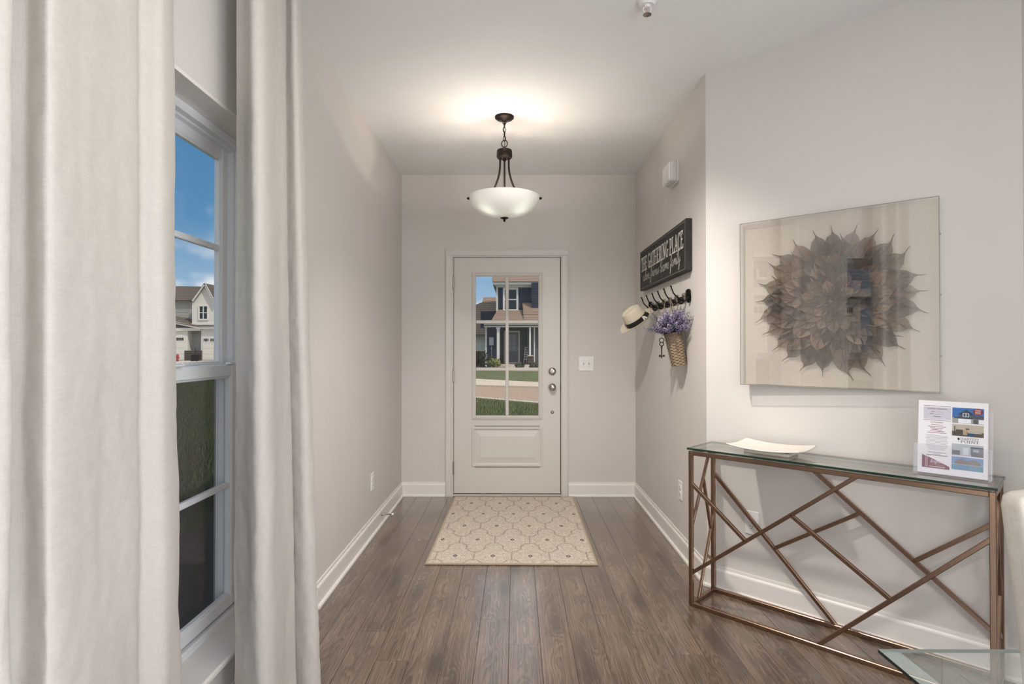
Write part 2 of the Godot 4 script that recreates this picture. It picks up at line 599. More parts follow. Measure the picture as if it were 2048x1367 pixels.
func added_window(label: String, at: Vector3, ax: Vector3, w: float, h: float) -> void:
	var t := thing("window", label, "window", at, Basis(ax, UP, ax.cross(UP)), "", "structure")
	added_windows += 1
	t.name = "window_%d" % (2 + added_windows)  # made-up windows, numbered after the two real ones
	for k in 2:
		var st := mb()
		frame_of(st, Vector2(w * 0.5 * k, 0), Vector2(w * 0.5 * (k + 1), h), 0.06, 0.06, Vector3.ZERO, Vector3.RIGHT, UP, 0.004)
		var f := part("frame", st, M.vinyl, t)
		st = mb()
		span(st, Vector3(w * 0.5 * k + 0.055, 0.055, -0.003), Vector3(w * 0.5 * (k + 1) - 0.055, h - 0.055, 0.003))
		part("pane", st, M.glass, f)

func plank_textures() -> Array:
	var sw := 112
	var n := 8
	var w := sw * n
	var h := 1024
	var col := PackedByteArray()
	var hei := PackedByteArray()
	col.resize(w * h * 3)
	hei.resize(w * h)
	var a := FastNoiseLite.new()
	a.frequency = 1.0
	a.fractal_octaves = 2
	a.seed = 21
	var b := FastNoiseLite.new()
	b.frequency = 1.0
	b.fractal_octaves = 1
	b.seed = 5
	var light := Vector3(0.585, 0.50, 0.43)
	var dark := Vector3(0.275, 0.222, 0.185)
	for k in n:
		var cx := rng.randf_range(-0.03, 0.03)
		var straight: bool = k % 3 == 2
		var dir := 1.0 if k % 2 else -1.0
		var tone := rng.randf_range(-0.08, 0.08)
		var kx := rng.randf_range(-0.04, 0.04)
		var ky := rng.randf_range(0.2, 1.0)
		for y in h:
			var py := 1.22 * y / h
			for i in sw:
				var px := 0.1347 * (float(i) / sw - 0.5)
				var o := 10.0 * k
				var warp := a.get_noise_3d(px * 16.0 + o, py * 2.4, 3.0)
				var kd := Vector2((px - kx) * 30.0, (py - ky) * 9.0)
				var knot := exp(-kd.length_squared() * 1.4)
				var t: float
				if straight:
					t = px * 70.0 + 2.4 * warp + knot * 2.6
				else:
					t = (px - cx) * (px - cx) * 1500.0 + dir * py * 3.4 + 2.4 * warp + knot * 3.5
				var f := fposmod(t, 1.0)
				var ring := smoothstep(0.0, 0.75, f) * (1.0 - smoothstep(0.82, 1.0, f))
				var fibre := b.get_noise_3d(px * 900.0 + o, py * 16.0, 1.0)
				var blot := a.get_noise_3d(px * 9.0 + o + 50.0, py * 3.0, 9.0)
				var streak := b.get_noise_3d(px * 130.0 + o, py * 1.6, 7.0)
				var v := 0.56 + tone - 0.26 * ring + 0.13 * fibre + 0.26 * blot + 0.20 * streak - 0.42 * knot
				var c := dark.lerp(light, clampf(v, 0.0, 1.0))
				var j := y * w + k * sw + i
				col[j * 3] = int(c.x * 255)
				col[j * 3 + 1] = int(c.y * 255)
				col[j * 3 + 2] = int(c.z * 255)
				hei[j] = int(255 * clampf(0.62 - 0.42 * ring + 0.25 * fibre - 0.2 * knot, 0.0, 1.0))
	return [ImageTexture.create_from_image(Image.create_from_data(w, h, false, Image.FORMAT_RGB8, col)), ImageTexture.create_from_image(Image.create_from_data(w, h, false, Image.FORMAT_L8, hei))]

func plank_mesh(k: int, length: float, v0: float) -> ArrayMesh:
	var st := mb()
	var w := 0.1347 - 0.0010
	var l := length - 0.0012
	var b := 0.0014
	var u0 := k / 8.0 + 0.004
	var u1 := (k + 1) / 8.0 - 0.004
	var v1 := v0 + length / 1.22 * 0.998
	var x := w * 0.5
	var z := l * 0.5
	quad(st, Vector3(-x + b, 0, z), Vector3(x - b, 0, z), Vector3(x - b, 0, -z), Vector3(-x + b, 0, -z), UP, Vector2(u0, v0), Vector2(u1, v1))
	var um := Vector2(u0, v0)
	var un := Vector2(u0 + 0.001, v1)
	quad(st, Vector3(-x, -b, z), Vector3(-x + b, 0, z), Vector3(-x + b, 0, -z), Vector3(-x, -b, -z), Vector3(-0.7, 0.7, 0), um, un)
	quad(st, Vector3(x, -b, z), Vector3(x - b, 0, z), Vector3(x - b, 0, -z), Vector3(x, -b, -z), Vector3(0.7, 0.7, 0), um, un)
	for s in [-1.0, 1.0]:
		quad(st, Vector3(s * x, -0.012, z), Vector3(s * x, -b, z), Vector3(s * x, -b, -z), Vector3(s * x, -0.012, -z), Vector3(s, 0, 0), um, un)
		quad(st, Vector3(-x, -0.012, s * z), Vector3(x, -0.012, s * z), Vector3(x - b, 0, s * z), Vector3(-x + b, 0, s * z), Vector3(0, 0, s), um, un)
	return st.commit()

func floor_planks() -> void:
	var tex := plank_textures()
	var m := mat(Color(1, 1, 1), 0.26, 0.0, 0.6)
	m.albedo_texture = tex[0]
	m.heightmap_enabled = true
	m.heightmap_texture = tex[1]
	m.heightmap_scale = 0.035
	m.clearcoat_enabled = true
	m.clearcoat = 0.8
	m.clearcoat_roughness = 0.16
	M.plank = m
	var f := thing("floor", "grey-brown wood plank floor running towards the front door", "floor", Vector3.ZERO, Basis(), "", "structure")
	var st := mb()
	span(st, Vector3(XL - 0.2, -0.06, ZF - 0.1), Vector3(2.05, -0.0125, ZR + 0.1))
	part("subfloor", st, M.gap, f)
	var joint := {-7: 3.45, -6: 2.79, -5: 2.60, -4: 2.357, -3: 3.20, -2: 2.961, -1: 2.716, 0: 2.49, 1: 2.10, 2: 2.976, 3: 2.766, 4: 2.577, 5: 2.41, 6: 3.05, 7: 2.2, 8: 2.7}
	var cache := {}
	var last := -1
	for k in range(-7, 15):
		var z0: float = -joint.get(k, 2.0 + fposmod(k * 0.47, 1.22))
		var xc := -0.0275 + 0.1347 * (k + 0.5)
		var z := z0 - 1.22 * 4
		while z < ZR:
			var a := maxf(z, ZF - 0.02)
			var b := minf(z + 1.22, ZR)
			if b - a > 0.02:
				var v := rng.randi() % 8
				if v == last: v = (v + 3) % 8
				last = v
				var key := [v, snappedf(b - a, 0.001)]
				if not cache.has(key):
					cache[key] = plank_mesh(v, b - a, 0.0)
				if not (k > 7 and b < -3.6):
					put("plank", cache[key], m, f, Vector3(xc, 0, (a + b) * 0.5), Basis(UP, PI if rng.randf() < 0.5 else 0.0))
			z += 1.22

func base_profile(st: SurfaceTool, a: Vector3, b: Vector3, n: Vector3) -> void:
	extrude(st, PackedVector2Array([Vector2(0, 0.0005), Vector2(0.025, 0.0005), Vector2(0.0255, 0.010), Vector2(0.022, 0.016), Vector2(0.0135, 0.019), Vector2(0.0135, 0.096), Vector2(0.0115, 0.102), Vector2(0.0065, 0.108), Vector2(0.0055, 0.122), Vector2(0, 0.122)]), a, b, n, UP)

func baseboards() -> void:
	var st := mb()
	base_profile(st, Vector3(XL, 0, ZF), Vector3(XL, 0, -2.815), Vector3.RIGHT)
	base_profile(st, Vector3(XL - 0.004, 0, -2.812), Vector3(XL - 0.004, 0, ZR), Vector3.RIGHT)
	structure("baseboard_left", st, M.trim, "white moulded baseboard along the window-side wall", "baseboard")
	st = mb()
	base_profile(st, Vector3(XL, 0, ZF), Vector3(-0.594, 0, ZF), Vector3.BACK)
	structure("baseboard_far", st, M.trim, "white baseboard in the far corner on the hinge side of the door", "baseboard")
	st = mb()
	base_profile(st, Vector3(0.451, 0, ZF), Vector3(XR, 0, ZF), Vector3.BACK)
	structure("baseboard_far", st, M.trim, "white baseboard on the knob side of the front door", "baseboard")
	st = mb()
	base_profile(st, Vector3(XR, 0, ZF), CORNER + Vector3(0, 0, 0.010), Vector3.LEFT)
	structure("baseboard_right", st, M.trim, "white baseboard below the sign and the coat hooks", "baseboard")
	st = mb()
	base_profile(st, CORNER - ALONG * 0.010, CORNER + ALONG * 1.28, INTO)
	structure("baseboard_angled", st, M.trim, "white baseboard behind the console table", "baseboard")
	st = mb()
	base_profile(st, CORNER + ALONG * 1.28, Vector3(CORNER.x + 0.905, 0, ZR), Vector3.LEFT)
	structure("baseboard_dining", st, M.trim, "white baseboard behind the upholstered chair", "baseboard")

# ---------------------------------------------------------------- windows
func window_unit(za: float, zb: float, label: String) -> void:
	var w := thing("window", label, "window", Vector3.ZERO, Basis(), "", "structure")
	w.name = "window_%d" % (1 if za < -2.0 else 2)
	var st := mb()
	var Z := Vector3.BACK
	# painted returns of the opening
	for z in [za + 0.006, zb - 0.006]:
		span(st, Vector3(XL - 0.22, 0.24, z - 0.006), Vector3(XL + 0.001, 2.075, z + 0.006))
	span(st, Vector3(XL - 0.22, 2.063, za), Vector3(XL + 0.001, 2.075, zb))
	part("jamb_lining", st, M.trim, w)
	st = mb()
	span(st, Vector3(XL - 0.16, 0.234, za - 0.0), Vector3(XL + 0.032, 0.256, zb), 0.006)
	part("stool", st, M.trim, w)
	st = mb()
	frame_of(st, Vector2(za + 0.012, 0.25), Vector2(zb - 0.012, 2.064), 0.030, 0.10, Vector3(-1.120, 0, 0), Z, UP, 0.003)
	frame_of(st, Vector2(za + 0.026, 0.262), Vector2(zb - 0.026, 2.052), 0.024, 0.06, Vector3(-1.128, 0, 0), Z, UP, 0.003)
	part("frame", st, M.vinyl, w)
	var zc := (za + zb) * 0.5
	for s in [["upper_sash", -1.138, 1.165, 2.036, 1.648], ["lower_sash", -1.098, 0.286, 1.205, 0.747]]:
		st = mb()
		frame_of(st, Vector2(za + 0.044, s[2]), Vector2(zb - 0.044, s[3]), 0.046, 0.032, Vector3(s[1], 0, 0), Z, UP, 0.004)
		frame_of(st, Vector2(za + 0.084, s[2] + 0.04), Vector2(zb - 0.084, s[3] - 0.04), 0.012, 0.020, Vector3(s[1], 0, 0), Z, UP, 0.003)
		var sash := part(s[0], st, M.vinyl, w)
		st = mb()
		bx(st, Vector3(s[1], s[4], zc), Vector3(0.018, 0.022, zb - za - 0.17), 0.003)
		part("muntin", st, M.vinyl, sash)
		st = mb()
		bx(st, Vector3(s[1], (s[2] + s[3]) * 0.5, zc), Vector3(0.0182, s[3] - s[2] - 0.08, 0.022), 0.003)
		part("muntin", st, M.vinyl, sash)
		st = mb()
		bx(st, Vector3(s[1], (s[2] + s[3]) * 0.5, zc), Vector3(0.004, s[3] - s[2] - 0.085, zb - za - 0.165))
		part("pane", st, M.glass, sash)
	st = mb()
	bx(st, Vector3(-1.083, 1.212, zc), Vector3(0.03, 0.012, 0.05), 0.003)
	bx(st, Vector3(-1.073, 1.219, zc + 0.012), Vector3(0.016, 0.010, 0.05), 0.003)
	bx(st, Vector3(-1.080, 1.2085, za + 0.10), Vector3(0.02, 0.008, 0.05), 0.002)
	part("sash_lock", st, M.vinyl, w)
	st = mb()
	bx(st, Vector3(-1.168, 0.72, zc), Vector3(0.002, 0.93, zb - za - 0.07))
	var mesh_m := mat(Color(0.24, 0.24, 0.245, 0.46), 0.8)
	mesh_m.transparency = BaseMaterial3D.TRANSPARENCY_ALPHA
	part("insect_screen", st, mesh_m, w)

# ---------------------------------------------------------------- front door
func ring_relief(st: SurfaceTool, lo: Vector2, hi: Vector2, prof: Array, at: Vector3, ax: Vector3, ay: Vector3) -> void:
	# rectangular rings of (inset, height), joined and closed in the middle
	var n := ax.cross(ay)
	var rings := []
	for p in prof:
		var a: Vector2 = lo + Vector2(p.x, p.x)
		var b: Vector2 = hi - Vector2(p.x, p.x)
		var r := []
		for c in [a, Vector2(b.x, a.y), b, Vector2(a.x, b.y)]:
			r.append(at + ax * c.x + ay * c.y + n * p.y)
		rings.append(r)
	for i in prof.size() - 1:
		for k in 4:
			var j := (k + 1) % 4
			var nn: Vector3 = (rings[i][j] - rings[i][k]).cross(rings[i + 1][k] - rings[i][k]).normalized()
			if nn.dot(n) < 0.0: nn = -nn
			quad(st, rings[i][k], rings[i][j], rings[i + 1][j], rings[i + 1][k], nn)
	var q = rings[prof.size() - 1]
	quad(st, q[0], q[1], q[2], q[3], n)

func front_door() -> void:
	# casing
	var st := mb()
	for x in [-0.5915, 0.3905]:
		casing(st, Vector3(x + 0.029, 0, ZF), Vector3(x + 0.029, 2.047, ZF), 0.058, Vector3.RIGHT)
	casing(st, Vector3(-0.5915, 2.076, ZF), Vector3(0.4485, 2.076, ZF), 0.058, UP)
	structure("trim", st, M.door, "white moulded casing round the front door", "door casing").name = "trim_1"
	var d := thing("door_1", "white front door with a six-pane glass upper half and a raised lower panel", "door", Vector3.ZERO, Basis(), "", "structure")
	st = mb()
	span(st, Vector3(-0.548, 0, ZF - 0.16), Vector3(-0.527, 2.058, ZF + 0.001))
	span(st, Vector3(0.391, 0, ZF - 0.16), Vector3(0.410, 2.058, ZF + 0.001))
	span(st, Vector3(-0.527, 2.037, ZF - 0.16), Vector3(0.391, 2.058, ZF + 0.001))
	part("jamb", st, M.door, d)
	st = mb()
	span(st, Vector3(-0.527, 0.0, ZF - 0.15), Vector3(0.391, 0.016, ZF + 0.005), 0.003)
	part("threshold", st, mat(Color(0.80, 0.77, 0.73), 0.4), d)
	# dark weather strip seen in the gap, left open where the glass is
	st = mb()
	span(st, Vector3(-0.527, 0.012, ZF - 0.07), Vector3(-0.515, 2.037, ZF - 0.052))
	span(st, Vector3(0.378, 0.012, ZF - 0.07), Vector3(0.391, 2.037, ZF - 0.052))
	span(st, Vector3(-0.527, 2.025, ZF - 0.07), Vector3(0.391, 2.037, ZF - 0.052))
	span(st, Vector3(-0.527, 0.012, ZF - 0.07), Vector3(0.391, 0.03, ZF - 0.052))
	part("weather_strip", st, M.gap, d)
	var zf := ZF - 0.006
	var zb := ZF - 0.050
	st = mb()
	span(st, Vector3(-0.523, 0.024, zb), Vector3(-0.345, 2.033, zf))
	span(st, Vector3(0.207, 0.024, zb), Vector3(0.3845, 2.033, zf))
	span(st, Vector3(-0.345, 1.885, zb), Vector3(0.207, 2.033, zf))
	span(st, Vector3(-0.345, 0.600, zb), Vector3(0.207, 0.68, zf))
	span(st, Vector3(-0.345, 0.024, zb), Vector3(0.207, 0.240, zf))
	span(st, Vector3(-0.345, 0.240, zb), Vector3(0.207, 0.600, zf - 0.012))
	part("slab", st, M.door, d)
	st = mb()
	ring_relief(st, Vector2(-0.372, 0.252), Vector2(0.234, 0.588), [Vector2(0, 0.0), Vector2(0.003, 0.006), Vector2(0.014, 0.007), Vector2(0.024, -0.004), Vector2(0.030, -0.006), Vector2(0.072, 0.001), Vector2(0.076, 0.003), Vector2(0.079, 0.003)], Vector3(0, 0, zf + 0.0005), Vector3.RIGHT, UP)
	part("raised_panel", st, M.door, d)
	# glazing
	st = mb()
	var lo := Vector2(-0.3705, 0.652)
	var hi := Vector2(0.232, 1.905)
	for r in [[0.0, 0.012, 0.009], [0.010, 0.026, 0.014], [0.024, 0.0345, 0.007]]:
		frame_of(st, lo + Vector2.ONE * r[0], hi - Vector2.ONE * r[0], r[1] - r[0], r[2] * 2.0, Vector3(0, 0, zf), Vector3.RIGHT, UP, 0.003)
	part("glazing_frame", st, M.door, d)
	var gx := [-0.336, -0.0695, 0.1975]
	var gy := [0.687, 1.080, 1.484, 1.871]
	st = mb()
	span(st, Vector3(gx[1] - 0.014, gy[0], zf - 0.035), Vector3(gx[1] + 0.014, gy[3], zf + 0.006), 0.005)
	part("muntin", st, M.door, d)
	for k in [1, 2]:
		st = mb()
		span(st, Vector3(gx[0], gy[k] - 0.014, zf - 0.034), Vector3(gx[2], gy[k] + 0.014, zf + 0.005), 0.005)
		part("muntin", st, M.door, d)
	for i in 2:
		for j in 3:
			st = mb()
			span(st, Vector3(gx[i] + (0.013 if i else -0.004), gy[j] + (0.013 if j else -0.004), zf - 0.024), Vector3(gx[i + 1] - (-0.004 if i else 0.013), gy[j + 1] - (-0.004 if j == 2 else 0.013), zf - 0.020))
			part("pane", st, M.glass, d)
	# hardware
	var turn := Basis(Vector3.RIGHT, PI / 2)
	st = mb()
	lathe(st, [Vector2(0.033, 0), Vector2(0.033, 0.004), Vector2(0.029, 0.009), Vector2(0.014, 0.012), Vector2(0.013, 0.032), Vector2(0.022, 0.038), Vector2(0.0295, 0.050), Vector2(0.030, 0.058), Vector2(0.025, 0.068), Vector2(0.012, 0.073), Vector2(0, 0.0735)], 28)
	part("knob", st, M.nickel, d, Vector3(0.3155, 0.929, zf), turn)
	st = mb()
	lathe(st, [Vector2(0.0335, 0), Vector2(0.0335, 0.006), Vector2(0.029, 0.015), Vector2(0.013, 0.018), Vector2(0, 0.018)], 28)
	bx(st, Vector3(0, 0.027, 0), Vector3(0.009, 0.022, 0.036), 0.003)
	part("deadbolt", st, M.nickel, d, Vector3(0.3155, 1.063, zf), turn)
	st = mb()
	lathe(st, [Vector2(0.0145, 0), Vector2(0.0145, 0.004), Vector2(0.011, 0.008), Vector2(0.008, 0.008), Vector2(0.006, 0.004), Vector2(0, 0.004)], 20)
	part("alarm_contact", st, M.steel, d, Vector3(0.3155, 0.715, zf), turn)
	st = mb()
	span(st, Vector3(0.3885, 0.90, ZF - 0.002), Vector3(0.395, 0.958, ZF + 0.003), 0.002)
	part("strike_plate", st, M.bronze, d)
	for y in [1.822, 1.026, 0.240]:
		st = mb()
		tube(st, [Vector3(-0.5255, y - 0.052, ZF + 0.004), Vector3(-0.5255, y + 0.052, ZF + 0.004)], 0.0065, -1.0, 10)
		span(st, Vector3(-0.531, y - 0.05, ZF - 0.006), Vector3(-0.520, y + 0.05, ZF + 0.002))
		for k in [-0.055, 0.055]:
			bx(st, Vector3(-0.5255, y + k, ZF + 0.004), Vector3(0.010, 0.006, 0.010), 0.003)
		part("hinge", st, M.nickel, d)

func casing(st: SurfaceTool, a: Vector3, b: Vector3, w: float, across: Vector3) -> void:
	var s := 1.0
	if across == Vector3.RIGHT and a.x > 0.0: s = -1.0
	if across == UP: s = -1.0
	var p := PackedVector2Array()
	for q in [[-0.5, 0.0], [-0.5, 0.019], [-0.40, 0.020], [-0.30, 0.0165], [-0.12, 0.015], [0.1, 0.0135], [0.24, 0.0125], [0.30, 0.0145], [0.42, 0.0135], [0.5, 0.010], [0.5, 0.0]]:
		p.append(Vector2(q[0] * w * s, q[1]))
	extrude(st, p, a, b, across, Vector3.BACK)

# ---------------------------------------------------------------- outside the door and the windows
func lap(st: SurfaceTool, x0: float, x1: float, y0: float, y1: float, z: float, pitch := 0.17) -> void:
	# lap siding that faces +z
	var y := y0
	while y < y1 - 0.001:
		var t := minf(y + pitch, y1)
		quad(st, Vector3(x0, y, z + 0.022), Vector3(x1, y, z + 0.022), Vector3(x1, t, z), Vector3(x0, t, z), Vector3(0, 0.12, 1).normalized())
		quad(st, Vector3(x0, y, z - 0.01), Vector3(x1, y, z - 0.01), Vector3(x1, y, z + 0.022), Vector3(x0, y, z + 0.022), Vector3.DOWN)
		y += pitch

func roof_plane(st: SurfaceTool, a: Vector3, b: Vector3, c: Vector3, d: Vector3, courses := 10) -> void:
	# shingle courses from the eave a-b up to c (above b) and d (above a), each a step above the one below
	var n := (b - a).cross(d - a).normalized()
	if n.y < 0.0: n = -n
	for i in courses:
		var t0 := float(i) / courses
		var t1 := float(i + 1) / courses
		var p := a.lerp(d, t0) + n * 0.05
		var q := b.lerp(c, t0) + n * 0.05
		var r := b.lerp(c, t1) + n * 0.025
		var s := a.lerp(d, t1) + n * 0.025
		quad(st, p, q, r, s, n)
		quad(st, p - n * 0.03, q - n * 0.03, q, p, -(d - a).normalized())
	out_face(st, [a, b, c, d], (a + c) * 0.5 + n)

func stones(parent: Node3D, x0: float, x1: float, y0: float, y1: float, z: float, called := "stone_veneer", m: Material = null) -> void:
	# ledge stones of uneven size and depth, joined: a few pixels each at this distance
	var st := mb()
	span(st, Vector3(x0, y0, z - 0.12), Vector3(x1, y1, z - 0.02))
	var y := y0
	while y < y1 - 0.02:
		var h := minf(rng.randf_range(0.07, 0.14), y1 - y)
		var x := x0
		while x < x1 - 0.02:
			var w := minf(rng.randf_range(0.14, 0.38), x1 - x)
			bx(st, Vector3(x + w * 0.5, y + h * 0.5, z), Vector3(w - 0.012, h - 0.012, rng.randf_range(0.05, 0.10)), 0.008)
			x += w
		y += h
	part(called, st, M.stone if m == null else m, parent).set_meta("kind", "stuff")

func house_window(parent: Node3D, x0: float, x1: float, y0: float, y1: float, z: float, lites: int, cols := 1) -> void:
	var st := mb()
	frame_of(st, Vector2(x0, y0), Vector2(x1, y1), 0.10, 0.10, Vector3(0, 0, z + 0.03), Vector3.RIGHT, UP, 0.01)
	var w := part("window", st, M.house_trim, parent)
	var n := maxi(1, lites)
	var pw := (x1 - x0 - 0.2) / n
	for i in n:
		var a := x0 + 0.1 + pw * i
		st = mb()
		frame_of(st, Vector2(a, y0 + 0.1), Vector2(a + pw, y1 - 0.1), 0.045, 0.06, Vector3(0, 0, z + 0.02), Vector3.RIGHT, UP)
		bx(st, Vector3(a + pw * 0.5, (y0 + y1) * 0.5, z + 0.02), Vector3(pw, 0.06, 0.07))
		for c in cols - 1:
			bx(st, Vector3(a + pw * (c + 1.0) / cols, (y0 + y1) * 0.5, z + 0.016), Vector3(0.03, y1 - y0 - 0.2, 0.04))
		part("sash", st, M.house_trim, w)
		st = mb()
		span(st, Vector3(a + 0.02, y0 + 0.12, z + 0.0), Vector3(a + pw - 0.02, y1 - 0.12, z + 0.012))
		part("pane", st, M.house_pane, w)

func garage_door(parent: Node3D, x0: float, x1: float, y0: float, y1: float, z: float, groups: int) -> void:
	var st := mb()
	for r in 4:
		var a := lerpf(y0, y1, r / 4.0)
		var b := lerpf(y0, y1, (r + 1) / 4.0)
		span(st, Vector3(x0, a + 0.008, z - 0.05), Vector3(x1, b - 0.008, z), 0.008)
	var d := part("garage_door", st, M.house_white, parent)
	var w := (x1 - x0) / groups
	for g in groups:
		st = mb()
		var a := x0 + w * (g + 0.12)
		var pw := w * 0.76 / 4.0
		var t := lerpf(y0, y1, 0.80)
		for k in 4:
			span(st, Vector3(a + pw * k + 0.02, t, z - 0.02), Vector3(a + pw * (k + 1) - 0.02, t + (y1 - y0) * 0.115, z + 0.012))
		part("pane", st, M.house_pane, d)

func shrub(called: String, label: String, at: Vector3, r: float, h: float, m: Material, group := "") -> void:
	var t := thing(called, label, "shrub", at, Basis(), group)
	var n := FastNoiseLite.new()
	n.seed = int(at.x * 97.0)
	n.frequency = 1.6
	var st := mb()
	for i in 420:
		var d := Vector3(rng.randf_range(-1, 1), rng.randf_range(-0.5, 1), rng.randf_range(-1, 1)).normalized()
		var k := (0.72 + 0.28 * rng.randf()) * (1.0 + 0.35 * n.get_noise_3dv(d))
		var p := Vector3(d.x * r, h * 0.5 + d.y * h * 0.5, d.z * r) * Vector3(k, 1, k)
		p.y = maxf(p.y * k, 0.03)
		var s := rng.randf_range(0.05, 0.11) * (0.5 + r)
		var u := Vector3(rng.randf_range(-1, 1), rng.randf_range(-1, 1), rng.randf_range(-1, 1)).normalized()
		var v := u.cross(d).normalized()
		var w := (d + u * 0.7).normalized()
		tri(st, p - v * s * 0.5, p + v * s * 0.5, p + w * s, d, d, d)
		tri(st, p - v * s * 0.5, p + v * s * 0.5, p - w * s * 0.7, d, d, d)
	var f := part("foliage", st, m, t)
	f.set_meta("kind", "stuff")
	st = mb()
	for i in 5:
		var a := TAU * i / 5.0
		tube(st, [Vector3(0, 0, 0), Vector3(cos(a) * r * 0.25, h * 0.35, sin(a) * r * 0.25), Vector3(cos(a) * r * 0.5, h * 0.7, sin(a) * r * 0.5)], 0.02, 0.006, 5)
	part("stem", st, M.bark, t)

func ribbon(called: String, near: Array, far: Array, y: float, th: float, m: Material, label: String, category: String) -> void:
	var poly := PackedVector2Array()
	for p in near: poly.append(p)
	for i in far.size(): poly.append(far[far.size() - 1 - i])
	var st := mb()
	extrude(st, poly, UP * (y - th), UP * y, Vector3.RIGHT, Vector3.BACK)
	structure(called, st, m, label, category)

func outside() -> void:
	M.grass = mottled(mat(Color(0.45, 0.475, 0.315), 0.95), 0.16, Color(0.62, 0.66, 0.52), Color(1, 1, 0.96), 31, 0.035)
	M.blade = mat(Color(0.46, 0.50, 0.345), 0.8)
	M.blade.vertex_color_use_as_albedo = true
	M.asphalt = mottled(mat(Color(0.73, 0.625, 0.535), 0.95), 1.2, Color(0.85, 0.85, 0.85), Color(1, 1, 1), 32, 0.05)
	M.concrete = mottled(mat(Color(0.86, 0.80, 0.72), 0.9), 0.9, Color(0.88, 0.88, 0.88), Color(1, 1, 1), 33, 0.03)
	M.mulch = mottled(mat(Color(0.26, 0.20, 0.17), 1.0), 2.0, Color(0.5, 0.5, 0.5), Color(1, 1, 1), 34, 0.06)
	M.mulch_red = mottled(mat(Color(0.44, 0.25, 0.19), 1.0), 2.0, Color(0.6, 0.6, 0.6), Color(1, 1, 1), 35, 0.06)
	M.navy = mat(Color(0.115, 0.16, 0.25), 0.75)
	M.slate = mat(Color(0.30, 0.315, 0.34), 0.75)
	M.house_grey = mat(Color(0.62, 0.62, 0.60), 0.75)
	M.house_white = mat(Color(0.84, 0.83, 0.80), 0.6)
	M.house_trim = mat(Color(0.86, 0.85, 0.83), 0.6)
	M.house_pane = mat(Color(0.10, 0.12, 0.14), 0.08)
	M.shingle = mottled(mat(Color(0.675, 0.585, 0.515), 0.95), 1.5, Color(0.72, 0.72, 0.72), Color(1, 1, 1), 36, 0.08)
	M.shingle_grey = mottled(mat(Color(0.47, 0.42, 0.38), 0.95), 1.5, Color(0.72, 0.72, 0.72), Color(1, 1, 1), 37, 0.08)
	M.stone = mottled(mat(Color(0.46, 0.43, 0.40), 0.9), 1.0, Color(0.45, 0.42, 0.40), Color(1, 1, 1), 38, 0.05)
	M.bark = mat(Color(0.28, 0.22, 0.17), 0.9)
	var G := -0.15
	# ground
	var st := mb()
	span(st, Vector3(-130, G - 1.0, -150), Vector3(90, G - 0.03, 60))
	structure("ground", st, M.grass, "green lawn all round the house", "lawn")
	# street seen through the door, between two pale strips of concrete
	ribbon("street", [Vector2(-60, -52), Vector2(-12, -25), Vector2(-1.1, -16.15), Vector2(0.56, -14.62), Vector2(8, -9.0), Vector2(40, 2)], [Vector2(-60, -60), Vector2(-12, -28), Vector2(-1.4, -20.85), Vector2(0.77, -20.0), Vector2(8, -16.5), Vector2(40, -6)], G, 0.1, M.asphalt, "tan-grey street curving past the front of the house", "street")
	ribbon("sidewalk", [Vector2(-60, -60), Vector2(-12, -28), Vector2(-1.4, -20.85), Vector2(0.77, -20.0), Vector2(8, -16.5), Vector2(40, -6)], [Vector2(-60, -66), Vector2(-12, -33.5), Vector2(-1.67, -24.9), Vector2(0.86, -22.6), Vector2(8, -18.2), Vector2(40, -8)], G + 0.06, 0.15, M.concrete, "pale concrete sidewalk along the far side of the street", "sidewalk")
	ribbon("kerb", [Vector2(-60, -51.6), Vector2(-12, -24.6), Vector2(-1.1, -15.78), Vector2(0.56, -14.28), Vector2(8, -8.7), Vector2(40, 2.3)], [Vector2(-60, -52), Vector2(-12, -25), Vector2(-1.1, -16.15), Vector2(0.56, -14.62), Vector2(8, -9.0), Vector2(40, 2)], G + 0.05, 0.15, M.concrete, "pale concrete kerb between the near lawn and the street", "kerb")
	ribbon("mulch_bed", [Vector2(-2.35, -14), Vector2(-2.5, -6), Vector2(-2.4, 2)], [Vector2(-1.2, -14), Vector2(-1.2, -6), Vector2(-1.2, 2)], G + 0.03, 0.15, M.mulch, "dark mulch bed along the wall under the window", "flower bed")
	grass_blades()
	navy_house()
	grey_house()
	garage_house()
	shrub("shrub", "dark rounded shrub in front of the blue wall of the house across the street", Vector3(-2.15, -0.12, -39.6), 0.62, 1.05, mat(Color(0.16, 0.19, 0.13), 0.85), "")
	shrub("shrub", "yellow-green rounded shrub beside the white porch column", Vector3(-1.42, -0.12, -38.3), 0.44, 0.66, mat(Color(0.52, 0.56, 0.27), 0.8), "")
	shrub("shrub", "small dull green shrub in the bed before the porch steps", Vector3(0.28, -0.12, -36.4), 0.30, 0.40, mat(Color(0.28, 0.31, 0.22), 0.85), "")
	shrub("shrub", "small dull green shrub below the stone pier", Vector3(1.15, -0.12, -36.2), 0.28, 0.42, mat(Color(0.28, 0.31, 0.22), 0.85), "")
	shrub("shrub", "low evergreen shrub at the white garage of the house across the street", Vector3(-2.95, -0.12, -40.4), 0.40, 0.55, mat(Color(0.22, 0.27, 0.16), 0.85), "")
	ribbon("flower_bed", [Vector2(-2.9, -38.6), Vector2(-2.1, -37.4), Vector2(-0.8, -37.3), Vector2(-0.4, -38.6)], [Vector2(-3.0, -40.2), Vector2(-2.1, -40.4), Vector2(-0.9, -40.4), Vector2(-0.4, -40.0)], G + 0.02, 0.1, M.mulch_red, "reddish mulch bed round the shrubs across the street", "flower bed")
	ribbon("front_walk", [Vector2(-0.4, -35.0), Vector2(4.0, -34.0)], [Vector2(-0.6, -40.5), Vector2(4.0, -40.5)], G + 0.03, 0.1, M.concrete, "pale concrete walk in front of the porch across the street", "path")
